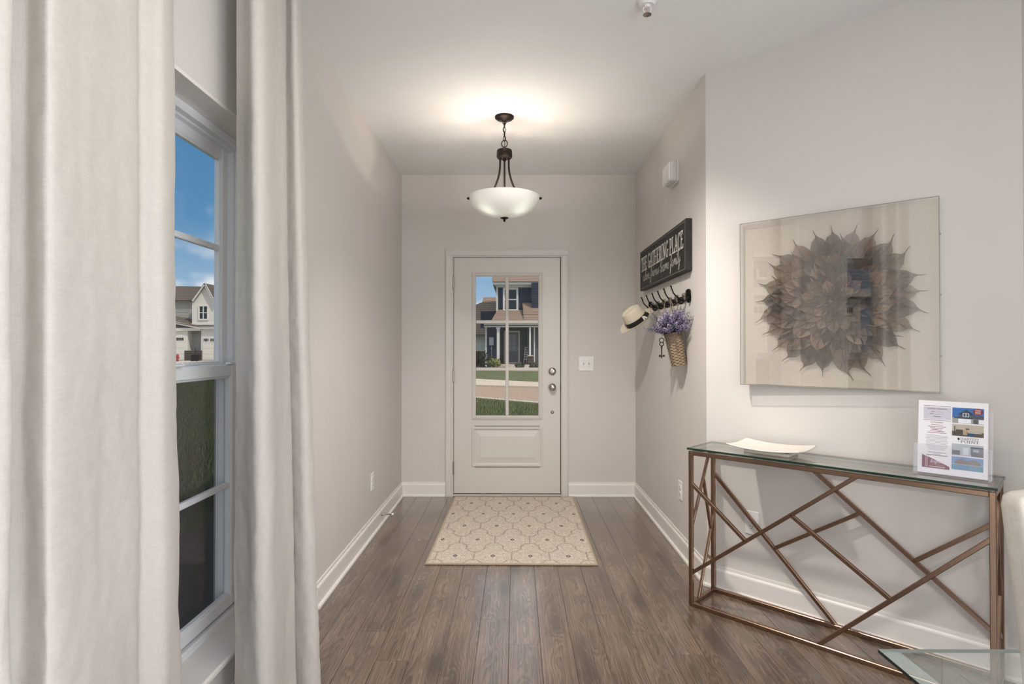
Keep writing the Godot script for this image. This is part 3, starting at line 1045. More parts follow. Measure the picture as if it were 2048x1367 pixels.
	ribbon("driveway", [Vector2(-48, -50), Vector2(-26, -44)], [Vector2(-48, -59.6), Vector2(-26, -59.6)], G + 0.02, 0.1, M.concrete, "pale concrete driveway in front of the grey townhouse", "driveway")
	hydrant()
	bin()

func grass_blades() -> void:
	var st := mb()
	for k in 5:
		var a := TAU * k / 5.0 + 0.4
		var b := Vector3(cos(a), 0, sin(a)) * 0.025
		var w := Vector3(-sin(a), 0, cos(a)) * 0.006
		var tip := b * 2.6 + Vector3(0, rng.randf_range(0.06, 0.09), 0)
		var n := Vector3(cos(a), 0.6, sin(a)).normalized()
		tri(st, b - w, b + w, tip, n, n, n)
	var mesh := st.commit()
	var spots := []
	for i in 15000:
		var z := rng.randf_range(-16.0, -11.5)
		var x := rng.randf_range(-2.2, 2.2)
		if z < -15.0 + x * -0.92 * -1.0 - 0.05: continue
		spots.append(Vector3(x, 0, z))
	for i in 30000:
		var d := 4.2 + 22.0 * pow(rng.randf(), 1.4)
		var z := -d
		var x := -d * rng.randf_range(0.46, 0.66)
		if x > -2.45: continue
		spots.append(Vector3(x, 0, z))
	var mm := MultiMesh.new()
	mm.transform_format = MultiMesh.TRANSFORM_3D
	mm.use_colors = true
	mm.mesh = mesh
	mm.instance_count = spots.size()
	for i in spots.size():
		var s := rng.randf_range(0.7, 1.3)
		mm.set_instance_transform(i, Transform3D(Basis(UP, rng.randf() * TAU).scaled(Vector3(s, s * rng.randf_range(0.7, 1.2), s)), spots[i] + Vector3(0, -0.182, 0)))
		var v := rng.randf_range(0.5, 1.5)
		mm.set_instance_color(i, Color(v * rng.randf_range(0.85, 1.15), v, v * 0.9))
	var o := MultiMeshInstance3D.new()
	o.name = "grass"
	o.multimesh = mm
	o.material_override = M.blade
	add_child(o)
	tag(o, "short mown grass blades of the lawn outside the door and window", "grass", "", "stuff")

func navy_house() -> void:
	var t := thing("house", "navy-sided house with brown shingle roofs and a porch, seen through the front door", "house", Vector3(0, 0, 0))
	var st := mb()
	lap(st, -1.28, 7.0, 3.4, 5.75, -42.2)
	span(st, Vector3(-1.26, 2.9, -49), Vector3(7.0, 5.9, -42.22))
	part("upper_wall", st, M.navy, t)
	st = mb()
	lap(st, 1.16, 7.0, 3.75, 5.9, -41.7)
	span(st, Vector3(1.18, 3.0, -42.3), Vector3(7.0, 5.9, -41.72))
	part("bay_wall", st, M.navy, t)
	st = mb()
	span(st, Vector3(-1.38, 3.6, -42.26), Vector3(-1.26, 5.75, -42.12))
	span(st, Vector3(-1.38, 5.60, -42.25), Vector3(7.0, 5.78, -42.10))
	part("corner_board", st, M.house_trim, t)
	st = mb()
	span(st, Vector3(-1.62, 5.78, -41.86), Vector3(7.3, 5.98, -41.78))
	span(st, Vector3(-1.62, 5.78, -49.3), Vector3(-1.56, 5.98, -41.8))
	span(st, Vector3(-1.60, 5.78, -42.2), Vector3(7.3, 5.81, -41.8))
	part("fascia", st, M.house_trim, t)
	st = mb()
	roof_plane(st, Vector3(-1.68, 5.95, -41.72), Vector3(7.4, 5.95, -41.72), Vector3(7.4, 8.6, -45.7), Vector3(-1.68, 8.6, -45.7), 18)
	roof_plane(st, Vector3(-1.68, 5.95, -49.6), Vector3(7.4, 5.95, -49.6), Vector3(7.4, 8.6, -45.7), Vector3(-1.68, 8.6, -45.7), 18)
	part("main_roof", st, M.shingle, t)
	st = mb()
	roof_plane(st, Vector3(-1.72, 3.02, -40.5), Vector3(0.62, 3.02, -40.5), Vector3(0.62, 3.95, -42.2), Vector3(-1.28, 3.95, -42.2), 9)
	part("porch_roof", st, M.shingle, t)
	st = mb()
	roof_plane(st, Vector3(0.62, 3.08, -40.6), Vector3(7.0, 3.08, -40.6), Vector3(7.0, 4.5, -42.25), Vector3(0.52, 4.5, -42.25), 12)
	part("entry_roof", st, M.shingle, t)
	house_window(t, -0.90, 0.22, 3.86, 5.58, -42.18, 1, 1)
	st = mb()
	lap(st, -2.02, -1.26, -0.15, 2.74, -41.3)
	span(st, Vector3(-2.0, -0.15, -46), Vector3(-1.27, 3.1, -41.33))
	lap(st, -2.6, -1.28, 2.7, 3.95, -43.4)
	part("side_wall", st, M.navy, t)
	st = mb()
	span(st, Vector3(-2.14, -0.15, -41.36), Vector3(-2.02, 2.74, -41.22))
	part("corner_board", st, M.house_trim, t)
	st = mb()
	span(st, Vector3(-2.2, 2.66, -41.0), Vector3(7.0, 2.95, -40.7))
	span(st, Vector3(-2.3, 2.95, -40.95), Vector3(7.1, 3.02, -40.45))
	span(st, Vector3(-2.2, 2.74, -43.0), Vector3(7.0, 2.80, -40.7))
	part("porch_beam", st, M.house_trim, t)
	st = mb()
	span(st, Vector3(-1.30, 0.03, -40.95), Vector3(-1.10, 2.66, -40.75), 0.01)
	span(st, Vector3(-1.33, 0.03, -40.98), Vector3(-1.07, 0.25, -40.72), 0.01)
	span(st, Vector3(-1.33, 2.5, -40.98), Vector3(-1.07, 2.66, -40.72), 0.01)
	part("column", st, M.house_trim, t)
	st = mb()
	lap(st, -1.28, 0.95, 0.0, 2.74, -43.0)
	span(st, Vector3(-1.28, -0.1, -43.3), Vector3(0.95, 2.8, -43.02))
	span(st, Vector3(0.88, -0.1, -43.0), Vector3(0.98, 2.74, -41.2))
	lap(st, 0.95, 7.0, -0.15, 2.74, -41.25)
	part("porch_wall", st, M.slate, t)
	stones(t, -1.26, -0.84, 0.03, 0.72, -42.93)
	stones(t, 0.36, 0.90, 0.03, 0.72, -42.93)
	st = mb()
	span(st, Vector3(-1.45, -0.15, -43.1), Vector3(1.3, 0.03, -40.55), 0.01)
	part("porch_slab", st, M.concrete, t)
	# the door of that house
	st = mb()
	frame_of(st, Vector2(-0.83, 0.03), Vector2(0.35, 2.47), 0.12, 0.16, Vector3(0, 0, -42.94), Vector3.RIGHT, UP, 0.01)
	part("door_frame", st, M.house_trim, t)
	st = mb()
	span(st, Vector3(-0.71, 0.05, -42.98), Vector3(0.23, 2.35, -42.93))
	for k in 2:
		frame_of(st, Vector2(-0.56 + 0.35 * k, 0.2), Vector2(-0.27 + 0.35 * k, 0.75), 0.03, 0.02, Vector3(0, 0, -42.925), Vector3.RIGHT, UP, 0.004)
	var d := part("door", st, mat(Color(0.44, 0.44, 0.46), 0.6), t)
	for i in 2:
		for j in 3:
			st = mb()
			span(st, Vector3(-0.57 + i * 0.34, 0.98 + j * 0.42, -42.935), Vector3(-0.27 + i * 0.34, 1.36 + j * 0.42, -42.92))
			part("pane", st, mat(Color(0.58, 0.61, 0.63), 0.15), d)
	st = mb()
	lathe(st, [Vector2(0.0, -0.03), Vector2(0.03, -0.02), Vector2(0.035, 0.0), Vector2(0.03, 0.02), Vector2(0, 0.03)], 10, Vector3(0.16, 1.12, -42.88))
	bx(st, Vector3(0.16, 1.12, -42.91), Vector3(0.05, 0.3, 0.03), 0.01)
	part("door_handle", st, M.nickel, d)
	# pier, post, downspout, meter
	stones(t, 0.88, 1.27, -0.15, 0.62, -40.7, "stone_pier")
	st = mb()
	span(st, Vector3(0.85, 0.62, -40.95), Vector3(1.30, 0.68, -40.58), 0.01)
	part("pier_cap", st, M.concrete, t)
	st = mb()
	span(st, Vector3(0.98, 0.68, -40.9), Vector3(1.10, 2.66, -40.75), 0.01)
	part("post", st, M.house_trim, t)
	st = mb()
	tube(st, [Vector3(1.37, -0.1, -40.98), Vector3(1.35, -0.02, -41.08), Vector3(1.35, 2.66, -41.08), Vector3(1.35, 2.9, -40.6)], 0.05, -1, 8)
	part("downspout", st, M.house_white, t)
	st = mb()
	span(st, Vector3(-1.86, 1.38, -41.28), Vector3(-1.53, 1.96, -41.12), 0.02)
	tube(st, [Vector3(-1.69, 0.2, -41.2), Vector3(-1.69, 1.4, -41.2)], 0.022, -1, 6)
	bx(st, Vector3(-1.69, 1.15, -41.2), Vector3(0.16, 0.03, 0.03))
	bx(st, Vector3(-1.69, 0.62, -41.2), Vector3(0.14, 0.03, 0.03))
	part("meter_box", st, mat(Color(0.66, 0.66, 0.65), 0.5), t)
	# leaning white porch chair
	var c := thing("folding_chair", "white slatted folding chair leaning on the porch wall across the street", "chair", Vector3(0.76, 0.03, -42.2))
	st = mb()
	for s in [-0.09, 0.09]:
		bar(st, Vector3(s - 0.05, 0.0, 0.1), Vector3(s + 0.06, 1.2, -0.3), 0.04, 0.05, Vector3.BACK)
	part("frame", st, M.house_white, c)
	for k in 6:
		var q := 0.3 + k * 0.14
		st = mb()
		bar(st, Vector3(-0.12 + q * 0.09 - 0.04, q * 1.2, 0.1 - 0.4 * q), Vector3(0.12 + q * 0.09 - 0.04, q * 1.2, 0.1 - 0.4 * q), 0.07, 0.025, Vector3.BACK)
		part("slat", st, M.house_white, c)
	# the white garage wing farther back on the left
	var g := t
	st = mb()
	lap(st, -9.0, -2.25, 0.9, 2.2, -45.5)
	span(st, Vector3(-9.0, -0.15, -52), Vector3(-2.27, 2.4, -45.53))
	part("garage_wall", st, M.house_white, g)
	stones(g, -9.0, -2.25, -0.15, 0.95, -45.45, "stone_base", mat(Color(0.42, 0.33, 0.28), 0.9))
	st = mb()
	roof_plane(st, Vector3(-9.2, 2.2, -45.0), Vector3(-2.0, 2.2, -45.0), Vector3(-1.4, 5.05, -48.6), Vector3(-2.62, 5.05, -48.6), 16)
	part("garage_roof", st, M.shingle, g)
	st = mb()
	roof_plane(st, Vector3(-3.3, 3.3, -47.2), Vector3(-1.3, 3.3, -47.2), Vector3(-1.3, 5.6, -50.6), Vector3(-2.75, 5.6, -50.6), 12)
	part("rear_roof", st, M.shingle, g)

func grey_house() -> void:
	var t := thing("house", "grey and white townhouse with a gable window and garage doors, seen through the upper sash", "house")
	var z := -60.0
	var st := mb()
	lap(st, -44.0, -33.5, 3.9, 6.2, z - 1.0)
	span(st, Vector3(-44, -0.15, z - 12), Vector3(-33.5, 6.2, z - 1.03))
	part("upper_wall", st, M.house_grey, t)
	# gabled bay
	st = mb()
	extrude(st, PackedVector2Array([Vector2(-33.5, 3.6), Vector2(-31.1, 3.6), Vector2(-31.1, 5.75), Vector2(-32.08, 7.65), Vector2(-33.5, 5.9)]), Vector3(0, 0, z - 1.5), Vector3(0, 0, z + 0.1), Vector3.RIGHT, UP)
	part("gable_wall", st, M.house_white, t)
	st = mb()
	bar(st, Vector3(-33.35, 6.0, z + 0.35), Vector3(-32.06, 7.78, z + 0.35), 0.16, 0.14, Vector3.BACK)
	part("rake_board", st, M.house_trim, t)
	st = mb()
	bar(st, Vector3(-30.95, 5.72, z + 0.35), Vector3(-32.06, 7.78, z + 0.35), 0.16, 0.14, Vector3.BACK)
	part("rake_board", st, M.house_trim, t)
	st = mb()
	span(st, Vector3(-33.5, 3.55, z + 0.08), Vector3(-31.1, 3.72, z + 0.2))
	part("skirt_board", st, M.house_trim, t)
	st = mb()
	roof_plane(st, Vector3(-33.45, 5.92, z + 0.45), Vector3(-33.45, 5.92, z - 6.0), Vector3(-32.06, 7.84, z - 6.0), Vector3(-32.06, 7.84, z + 0.45), 8)
	roof_plane(st, Vector3(-30.9, 5.70, z + 0.45), Vector3(-30.9, 5.70, z - 6.0), Vector3(-32.06, 7.84, z - 6.0), Vector3(-32.06, 7.84, z + 0.45), 8)
	part("gable_roof", st, M.shingle_grey, t)
	st = mb()
	roof_plane(st, Vector3(-44.5, 6.15, z - 0.6), Vector3(-33.1, 6.15, z - 0.6), Vector3(-32.0, 8.0, z - 5.0), Vector3(-44.5, 8.2, z - 5.0), 12)
	part("main_roof", st, M.shingle_grey, t)
	house_window(t, -32.83, -31.77, 4.05, 5.60, z + 0.12, 2, 1)
	# lower storey: recess, beam, two garage bays
	st = mb()
	lap(st, -44.0, -28.0, -0.15, 3.6, z - 0.9, 0.2)
	span(st, Vector3(-44, -0.15, z - 6), Vector3(-28, 3.6, z - 0.93))
	part("lower_wall", st, M.house_grey, t)
	st = mb()
	span(st, Vector3(-36.5, -0.15, z - 0.9), Vector3(-34.0, 3.2, z + 0.0))
	span(st, Vector3(-32.6, -0.15, z - 0.9), Vector3(-28.0, 3.2, z + 0.0))
	part("garage_bay", st, M.house_white, t)
	garage_door(t, -36.3, -34.25, -0.1, 2.45, z + 0.06, 2)
	garage_door(t, -32.4, -29.6, -0.1, 2.35, z + 0.06, 4)
	st = mb()
	bar(st, Vector3(-36.5, 4.05, z + 0.3), Vector3(-32.6, 3.28, z + 0.3), 0.24, 0.2, Vector3.BACK)
	span(st, Vector3(-32.8, 3.16, z + 0.0), Vector3(-28.0, 3.42, z + 0.35))
	span(st, Vector3(-36.6, 2.95, z - 0.4), Vector3(-32.6, 3.25, z + 0.2))
	part("eave_board", st, M.house_trim, t)
	st = mb()
	roof_plane(st, Vector3(-37.5, 4.2, z + 0.45), Vector3(-32.6, 3.35, z + 0.45), Vector3(-32.6, 3.95, z - 1.0), Vector3(-37.5, 4.8, z - 1.0), 4)
	roof_plane(st, Vector3(-32.6, 3.42, z + 0.45), Vector3(-28.0, 3.42, z + 0.45), Vector3(-28.0, 3.9, z - 1.0), Vector3(-32.6, 3.9, z - 1.0), 4)
	part("porch_roof", st, M.shingle_grey, t)
	stones(t, -34.3, -32.5, -0.15, 0.9, z + 0.05, "stone_base")
	var n := t
	st = mb()
	lap(st, -31.1, -24.0, 3.6, 5.7, z - 1.8)
	span(st, Vector3(-31.1, -0.15, z - 9), Vector3(-24, 5.7, z - 1.85))
	part("slate_wall", st, M.slate, n)
	st = mb()
	roof_plane(st, Vector3(-31.4, 5.6, z - 1.3), Vector3(-24, 5.6, z - 1.3), Vector3(-24, 7.3, z - 5.0), Vector3(-31.4, 7.3, z - 5.0), 10)
	part("slate_roof", st, M.shingle_grey, n)

func garage_house() -> void:
	# stands to the left of the house: the shadow box mirrors it through the window
	var t := thing("house", "pale blue-grey house with a white garage door, mirrored in the shadow box", "house", Vector3(-22, 0.9, 12.0), Basis(UP, PI / 2))
	var st := mb()
	lap(st, -5.5, 5.5, 3.1, 6.4, 0.0)
	span(st, Vector3(-5.5, -1.2, -8), Vector3(5.5, 6.4, -0.03))
	part("wall", st, mat(Color(0.56, 0.62, 0.70), 0.7), t)
	st = mb()
	span(st, Vector3(-5.6, 2.75, 0.0), Vector3(5.6, 3.1, 0.3))
	span(st, Vector3(-5.6, 6.2, 0.0), Vector3(5.6, 6.45, 0.25))
	frame_of(st, Vector2(-2.8, -0.1), Vector2(2.9, 2.65), 0.2, 0.1, Vector3(0, 0, 0.03), Vector3.RIGHT, UP)
	part("trim_board", st, M.house_trim, t)
	st = mb()
	roof_plane(st, Vector3(-5.8, 6.35, 0.4), Vector3(5.8, 6.35, 0.4), Vector3(5.8, 8.8, -4.0), Vector3(-5.8, 8.8, -4.0), 12)
	part("roof", st, M.shingle_grey, t)
	garage_door(t, -2.6, 2.7, 0.0, 2.45, 0.06, 4)
	house_window(t, 0.6, 2.4, 3.5, 5.2, 0.03, 2, 1)
	st = mb()
	extrude(st, PackedVector2Array([Vector2(0.0, -1.0), Vector2(12.0, -1.08), Vector2(12.0, -1.03), Vector2(0.0, 0.0)]), Vector3(-3.2, 0, 0), Vector3(3.2, 0, 0), Vector3.BACK, UP)
	part("driveway", st, M.concrete, t)

func hydrant() -> void:
	var t := thing("fire_hydrant", "small red fire hydrant before the grey townhouse", "hydrant", Vector3(-33.3, -0.15, -57.0))
	var red := mat(Color(0.62, 0.13, 0.10), 0.5)
	var st := mb()
	lathe(st, [Vector2(0.16, 0), Vector2(0.16, 0.05), Vector2(0.10, 0.07), Vector2(0.10, 0.48), Vector2(0.14, 0.50), Vector2(0.13, 0.60), Vector2(0.06, 0.70), Vector2(0.03, 0.71), Vector2(0.03, 0.76), Vector2(0, 0.76)], 12)
	part("barrel", st, red, t)
	for s in [-1.0, 1.0]:
		st = mb()
		tube(st, [Vector3(s * 0.08, 0.36, 0), Vector3(s * 0.19, 0.36, 0)], 0.06, -1, 8)
		part("nozzle", st, red, t)

func bin() -> void:
	var t := thing("wheelbarrow", "black upended wheelbarrow by the driveway of the grey townhouse", "wheelbarrow", Vector3(-31.5, -0.13, -57.0))
	var st := mb()
	extrude(st, PackedVector2Array([Vector2(-0.42, 0.0), Vector2(0.36, 0.05), Vector2(0.44, 0.66), Vector2(-0.34, 0.62)]), Vector3(0, 0, -0.2), Vector3(0, 0, 0.15), Vector3.RIGHT, UP)
	part("tub", st, M.black, t)
	st = mb()
	tube(st, [Vector3(-0.1, 0.55, 0.0), Vector3(-0.05, 0.9, -0.05), Vector3(-0.12, 1.25, -0.1)], 0.03, -1, 6)
	part("handle", st, M.black, t)
	st = mb()
	tube(st, [Vector3(0.2, 0.12, 0.14), Vector3(0.2, 0.12, 0.22)], 0.14, -1, 12)
	part("wheel", st, M.black, t)

# ---------------------------------------------------------------- curtains
func cross_curve(c: Array, flare: Array, t: float) -> Array:
	var p := []
	for i in c.size():
		p.append(c[i] + flare[i] * t)
	return catmull(p, 9)

func curtain_panel(t: Node3D, c: Array, flare: Array, y0: float, y1: float, seed_: int, m: Material) -> void:
	var n := FastNoiseLite.new()
	n.seed = seed_
	n.frequency = 1.0
	n.fractal_octaves = 3
	var rows := []
	var ny := 90
	for i in ny + 1:
		var f := float(i) / ny
		var y := lerpf(y0, y1, f)
		var cur := cross_curve(c, flare, pow(1.0 - f, 1.25))
		var line := []
		var run := 0.0
		for j in cur.size():
			if j: run += cur[j].distance_to(cur[j - 1])
			var a: Vector2 = cur[mini(j + 1, cur.size() - 1)] - cur[maxi(j - 1, 0)]
			var nn := Vector2(-a.y, a.x).normalized()
			var low := 1.0 - f
			var w := 0.003 * n.get_noise_2d(run * 7.0, y * 0.8) + 0.0022 * (0.35 + low) * n.get_noise_2d(run * 16.0 + y * 13.0, y * 7.0 - run * 3.0)
			w += 0.007 * low * n.get_noise_2d(run * 5.0 + 40.0, y * 2.2)
			var p: Vector2 = cur[j] + nn * w
			line.append(Vector3(p.x, y, p.y))
		rows.append(line)
	var st := mb()
	sheet(st, rows, Vector2(1, 1))
	var o := part("cloth", st, m, t)
	# the turned-up hem, a second layer of cloth a little proud of the panel
	for side in [1.0, -1.0]:
		var hem := []
		for i in 5:
			var f := 0.112 * i / 4.0
			var src: Array = rows[int(round(f / (y1 - y0) * ny))]
			var line := []
			for j in src.size():
				var a: Vector3 = src[mini(j + 1, src.size() - 1)] - src[maxi(j - 1, 0)]
				var nn: Vector3 = Vector3(-a.z, 0, a.x).normalized() * side
				var q: Vector3 = src[j] + nn * (0.0022 if i < 4 else 0.0004)
				q.y = y0 - 0.001 + f
				line.append(q)
			hem.append(line)
		st = mb()
		sheet(st, hem)
		part("hem", st, m, o)

func curtains() -> void:
	var wv := weave_texture(256, 64, 8)
	var m := mat(Color(0.84, 0.825, 0.805), 0.9, 0.0, 0.3)
	m.albedo_texture = wv[0]
	m.uv1_triplanar = true
	m.uv1_scale = Vector3.ONE * 5.5
	m.heightmap_enabled = true
	m.heightmap_texture = wv[1]
	m.heightmap_scale = 0.02
	m.backlight_enabled = true
	m.backlight = Color(0.42, 0.41, 0.39)
	m.rim_enabled = true
	m.rim = 0.25
	M.linen = m
	var near := thing("curtain", "wide off-white linen curtain panel on the near side of the window", "curtain", Vector3.ZERO, Basis(), "")
	curtain_panel(near, [Vector2(-0.91, -1.40), Vector2(-0.898, -1.50), Vector2(-0.850, -1.385), Vector2(-0.878, -1.345), Vector2(-0.862, -1.30), Vector2(-0.848, -1.20), Vector2(-0.822, -1.09), Vector2(-0.80, -0.985), Vector2(-0.855, -1.005), Vector2(-0.862, -0.98), Vector2(-0.838, -0.955), Vector2(-0.845, -0.93), Vector2(-0.885, -0.925)],
		[Vector2(0.02, -0.01), Vector2(0.032, -0.014), Vector2(0.02, -0.01), Vector2(0.015, 0), Vector2(0.015, 0), Vector2(0.02, 0), Vector2(0.02, 0), Vector2(0.012, 0.0), Vector2(0.0, 0), Vector2(0, 0), Vector2(0.01, 0), Vector2(0.02, 0), Vector2(0.01, 0)], 0.006, 2.655, 3, m)
	var third := thing("curtain", "off-white linen curtain panel of the second window, beside the camera", "curtain", Vector3.ZERO, Basis(), "")
	curtain_panel(third, [Vector2(-0.88, -0.66), Vector2(-0.83, -0.61), Vector2(-0.86, -0.55), Vector2(-0.81, -0.49), Vector2(-0.86, -0.43), Vector2(-0.82, -0.36), Vector2(-0.88, -0.30)],
		[Vector2.ZERO, Vector2(0.03, 0), Vector2.ZERO, Vector2(0.03, 0), Vector2.ZERO, Vector2(0.03, 0), Vector2.ZERO], 0.006, 2.655, 5, m)
	var far := thing("curtain", "narrower off-white linen curtain panel on the door side of the window", "curtain", Vector3.ZERO, Basis(), "")
	curtain_panel(far, [Vector2(-0.90, -1.86), Vector2(-0.87, -1.845), Vector2(-0.825, -1.80), Vector2(-0.80, -1.835), Vector2(-0.825, -1.98), Vector2(-0.838, -2.085), Vector2(-0.862, -2.13), Vector2(-0.858, -2.15), Vector2(-0.826, -2.13), Vector2(-0.812, -2.15), Vector2(-0.824, -2.225), Vector2(-0.88, -2.26)],
		[Vector2(0.0, 0.0), Vector2(0.03, 0.03), Vector2(0.045, 0.02), Vector2(0.05, 0.01), Vector2(0.05, 0.0), Vector2(0.055, 0.0), Vector2(0.04, 0.0), Vector2(0.04, 0.02), Vector2(0.075, 0.02), Vector2(0.09, 0.02), Vector2(0.095, 0.055), Vector2(0.07, -0.02)], 0.006, 2.655, 9, m)
	var rod := thing("curtain_rod", "dark metal curtain rod above the window, over both linen panels", "curtain rod")
	var st := mb()
	tube(st, [Vector3(-0.86, 2.672, -2.27), Vector3(-0.86, 2.672, -0.25)], 0.012, -1.0, 12)
	part("pole", st, M.black_metal, rod)
	for z in [-1.62, -0.80]:
		st = mb()
		span(st, Vector3(XL, 2.655, z - 0.01), Vector3(-0.86, 2.668, z + 0.01))
		span(st, Vector3(XL, 2.62, z - 0.015), Vector3(XL + 0.008, 2.70, z + 0.015))
		part("bracket", st, M.black_metal, rod)

# ---------------------------------------------------------------- pendant lamp
func pendant() -> void:
	var at := Vector3(-0.069, 0, -3.69)
	var t := thing("pendant_lamp", "dark bronze pendant lamp with a frosted glass bowl, hung on a chain before the door", "lamp", Vector3(at.x, HC, at.z))
	var y := func(v: float) -> float: return v - HC
	var st := mb()
	lathe(st, [Vector2(0, y.call(2.708)), Vector2(0.010, y.call(2.708)), Vector2(0.018, y.call(2.716)), Vector2(0.052, y.call(2.722)), Vector2(0.060, y.call(2.729)), Vector2(0.061, y.call(2.739)), Vector2(0, y.call(2.7395))], 32)
	loop_tube(st, Vector3(0, y.call(2.702), 0), Vector3(0.010, 0, 0), Vector3(0, 0.012, 0), 0.003)
	part("canopy", st, M.bronze, t)
	var cy := 2.684
	for k in 4:
		st = mb()
		var side := Vector3(0.0085, 0, 0) if k % 2 else Vector3(0.003, 0, 0.0085)
		loop_tube(st, Vector3(0, y.call(cy), 0), side, Vector3(0, 0.0175, 0), 0.0024, 6, 16)
		part("chain_link", st, M.bronze, t)
		cy -= 0.0285
	st = mb()
	loop_tube(st, Vector3(0, y.call(2.566), 0), Vector3(0.019, 0, 0.004), Vector3(0, 0.022, 0), 0.003, 6, 20)
	part("ring", st, M.bronze, t)
	st = mb()
	tube(st, [Vector3(0.003, y.call(2.708), 0.003), Vector3(-0.004, y.call(2.65), 0.003), Vector3(0.004, y.call(2.60), -0.003), Vector3(0.0, y.call(2.54), 0)], 0.0022, -1, 6)
	part("lamp_cord", st, M.bronze, t)
	st = mb()
	lathe(st, [Vector2(0, y.call(2.474)), Vector2(0.046, y.call(2.474)), Vector2(0.050, y.call(2.480)), Vector2(0.050, y.call(2.502)), Vector2(0.048, y.call(2.506)), Vector2(0.050, y.call(2.510)), Vector2(0.047, y.call(2.524)), Vector2(0.012, y.call(2.530)), Vector2(0.008, y.call(2.546)), Vector2(0, y.call(2.547))], 32)
	part("hub", st, M.bronze, t)
	for k in 3:
		var a := deg_to_rad([5.0, 175.0, 270.0][k])
		var d := Vector3(cos(a), 0, sin(a))
		st = mb()
		var pts := []
		for p in [[0.028, 2.478], [0.028, 2.42], [0.034, 2.37], [0.048, 2.32], [0.070, 2.27], [0.102, 2.235], [0.16, 2.212], [0.222, 2.213]]:
			pts.append(Vector3(d.x * p[0], p[1] - HC, d.z * p[0]))
		tube(st, catmull(pts, 4), 0.0065, -1, 10)
		lathe(st, [Vector2(0, -0.012), Vector2(0.010, -0.009), Vector2(0.010, 0.0), Vector2(0, 0.001)], 12, Vector3(d.x * 0.028, y.call(2.473), d.z * 0.028))
		part("arm", st, M.bronze, t)
		st = mb()
		lathe(st, [Vector2(0, 0), Vector2(0.007, 0.0), Vector2(0.009, 0.006), Vector2(0.006, 0.016), Vector2(0, 0.018)], 12, Vector3(d.x * 0.222, y.call(2.212), d.z * 0.222), Basis(d.cross(UP), d, UP))
		part("rim_finial", st, M.bronze, t)
	st = mb()
	tube(st, [Vector3(0, y.call(2.478), 0), Vector3(0, y.call(2.09), 0)], 0.006, -1, 10)
	for k in 2:
		var x := -0.088 + 0.176 * k
		bx(st, Vector3(x * 0.5, y.call(2.250), 0.0), Vector3(0.09, 0.012, 0.02), 0.003)
		lathe(st, [Vector2(0.014, y.call(2.215)), Vector2(0.017, y.call(2.255)), Vector2(0, y.call(2.257))], 14, Vector3(x, 0, 0.0))
	part("lamp_holder", st, M.bronze, t)
	# frosted bowl: outside and inside surface
	var outer := []
	var inner := []
	for i in 17:
		var f := i / 16.0
		var a := f * PI * 0.5
		var r := 0.224 * pow(sin(a), 0.92)
		outer.append(Vector2(maxf(r, 0.0), y.call(2.092 + 0.134 * (1.0 - cos(a)))))
		inner.append(Vector2(maxf(r - 0.004, 0.0), y.call(2.096 + 0.130 * (1.0 - cos(a)))))
	inner.reverse()
	st = mb()
	lathe(st, outer + [Vector2(0.222, y.call(2.2275))] + inner, 56)
	var frost := mat(Color(0.93, 0.915, 0.895), 0.55, 0.0, 0.5)
	frost.backlight_enabled = true
	frost.backlight = Color(0.44, 0.46, 0.46)
	part("glass_bowl", st, frost, t)
	st = mb()
	lathe(st, [Vector2(0, y.call(2.066)), Vector2(0.006, y.call(2.068)), Vector2(0.008, y.call(2.074)), Vector2(0.005, y.call(2.080)), Vector2(0.012, y.call(2.084)), Vector2(0.022, y.call(2.088)), Vector2(0.030, y.call(2.096)), Vector2(0.0, y.call(2.098))], 20)
	part("finial", st, M.bronze, t)
	var glow := mat(Color(1, 0.97, 0.92), 0.5)
	glow.emission_enabled = true
	glow.emission = Color(1.0, 0.93, 0.84)
	glow.emission_energy_multiplier = 1.0
	for k in 2:
		var x := -0.088 + 0.176 * k
		st = mb()
		lathe(st, [Vector2(0, -0.034), Vector2(0.016, -0.030), Vector2(0.027, -0.016), Vector2(0.029, 0.0), Vector2(0.022, 0.02), Vector2(0.013, 0.034), Vector2(0.012, 0.045), Vector2(0, 0.046)], 18, Vector3(x, y.call(2.165), 0.085))
		part("bulb", st, glow, t)
		var l := OmniLight3D.new()
		l.name = "pendant_light"
		l.light_color = Color(1.0, 0.96, 0.91)
		l.light_energy = 0.115
		l.light_size = 0.02
		l.omni_range = 12.0
		l.omni_attenuation = 2.0
		l.shadow_enabled = true
		t.add_child(l, true)
		l.position = Vector3(x, y.call(2.165), 0.085)

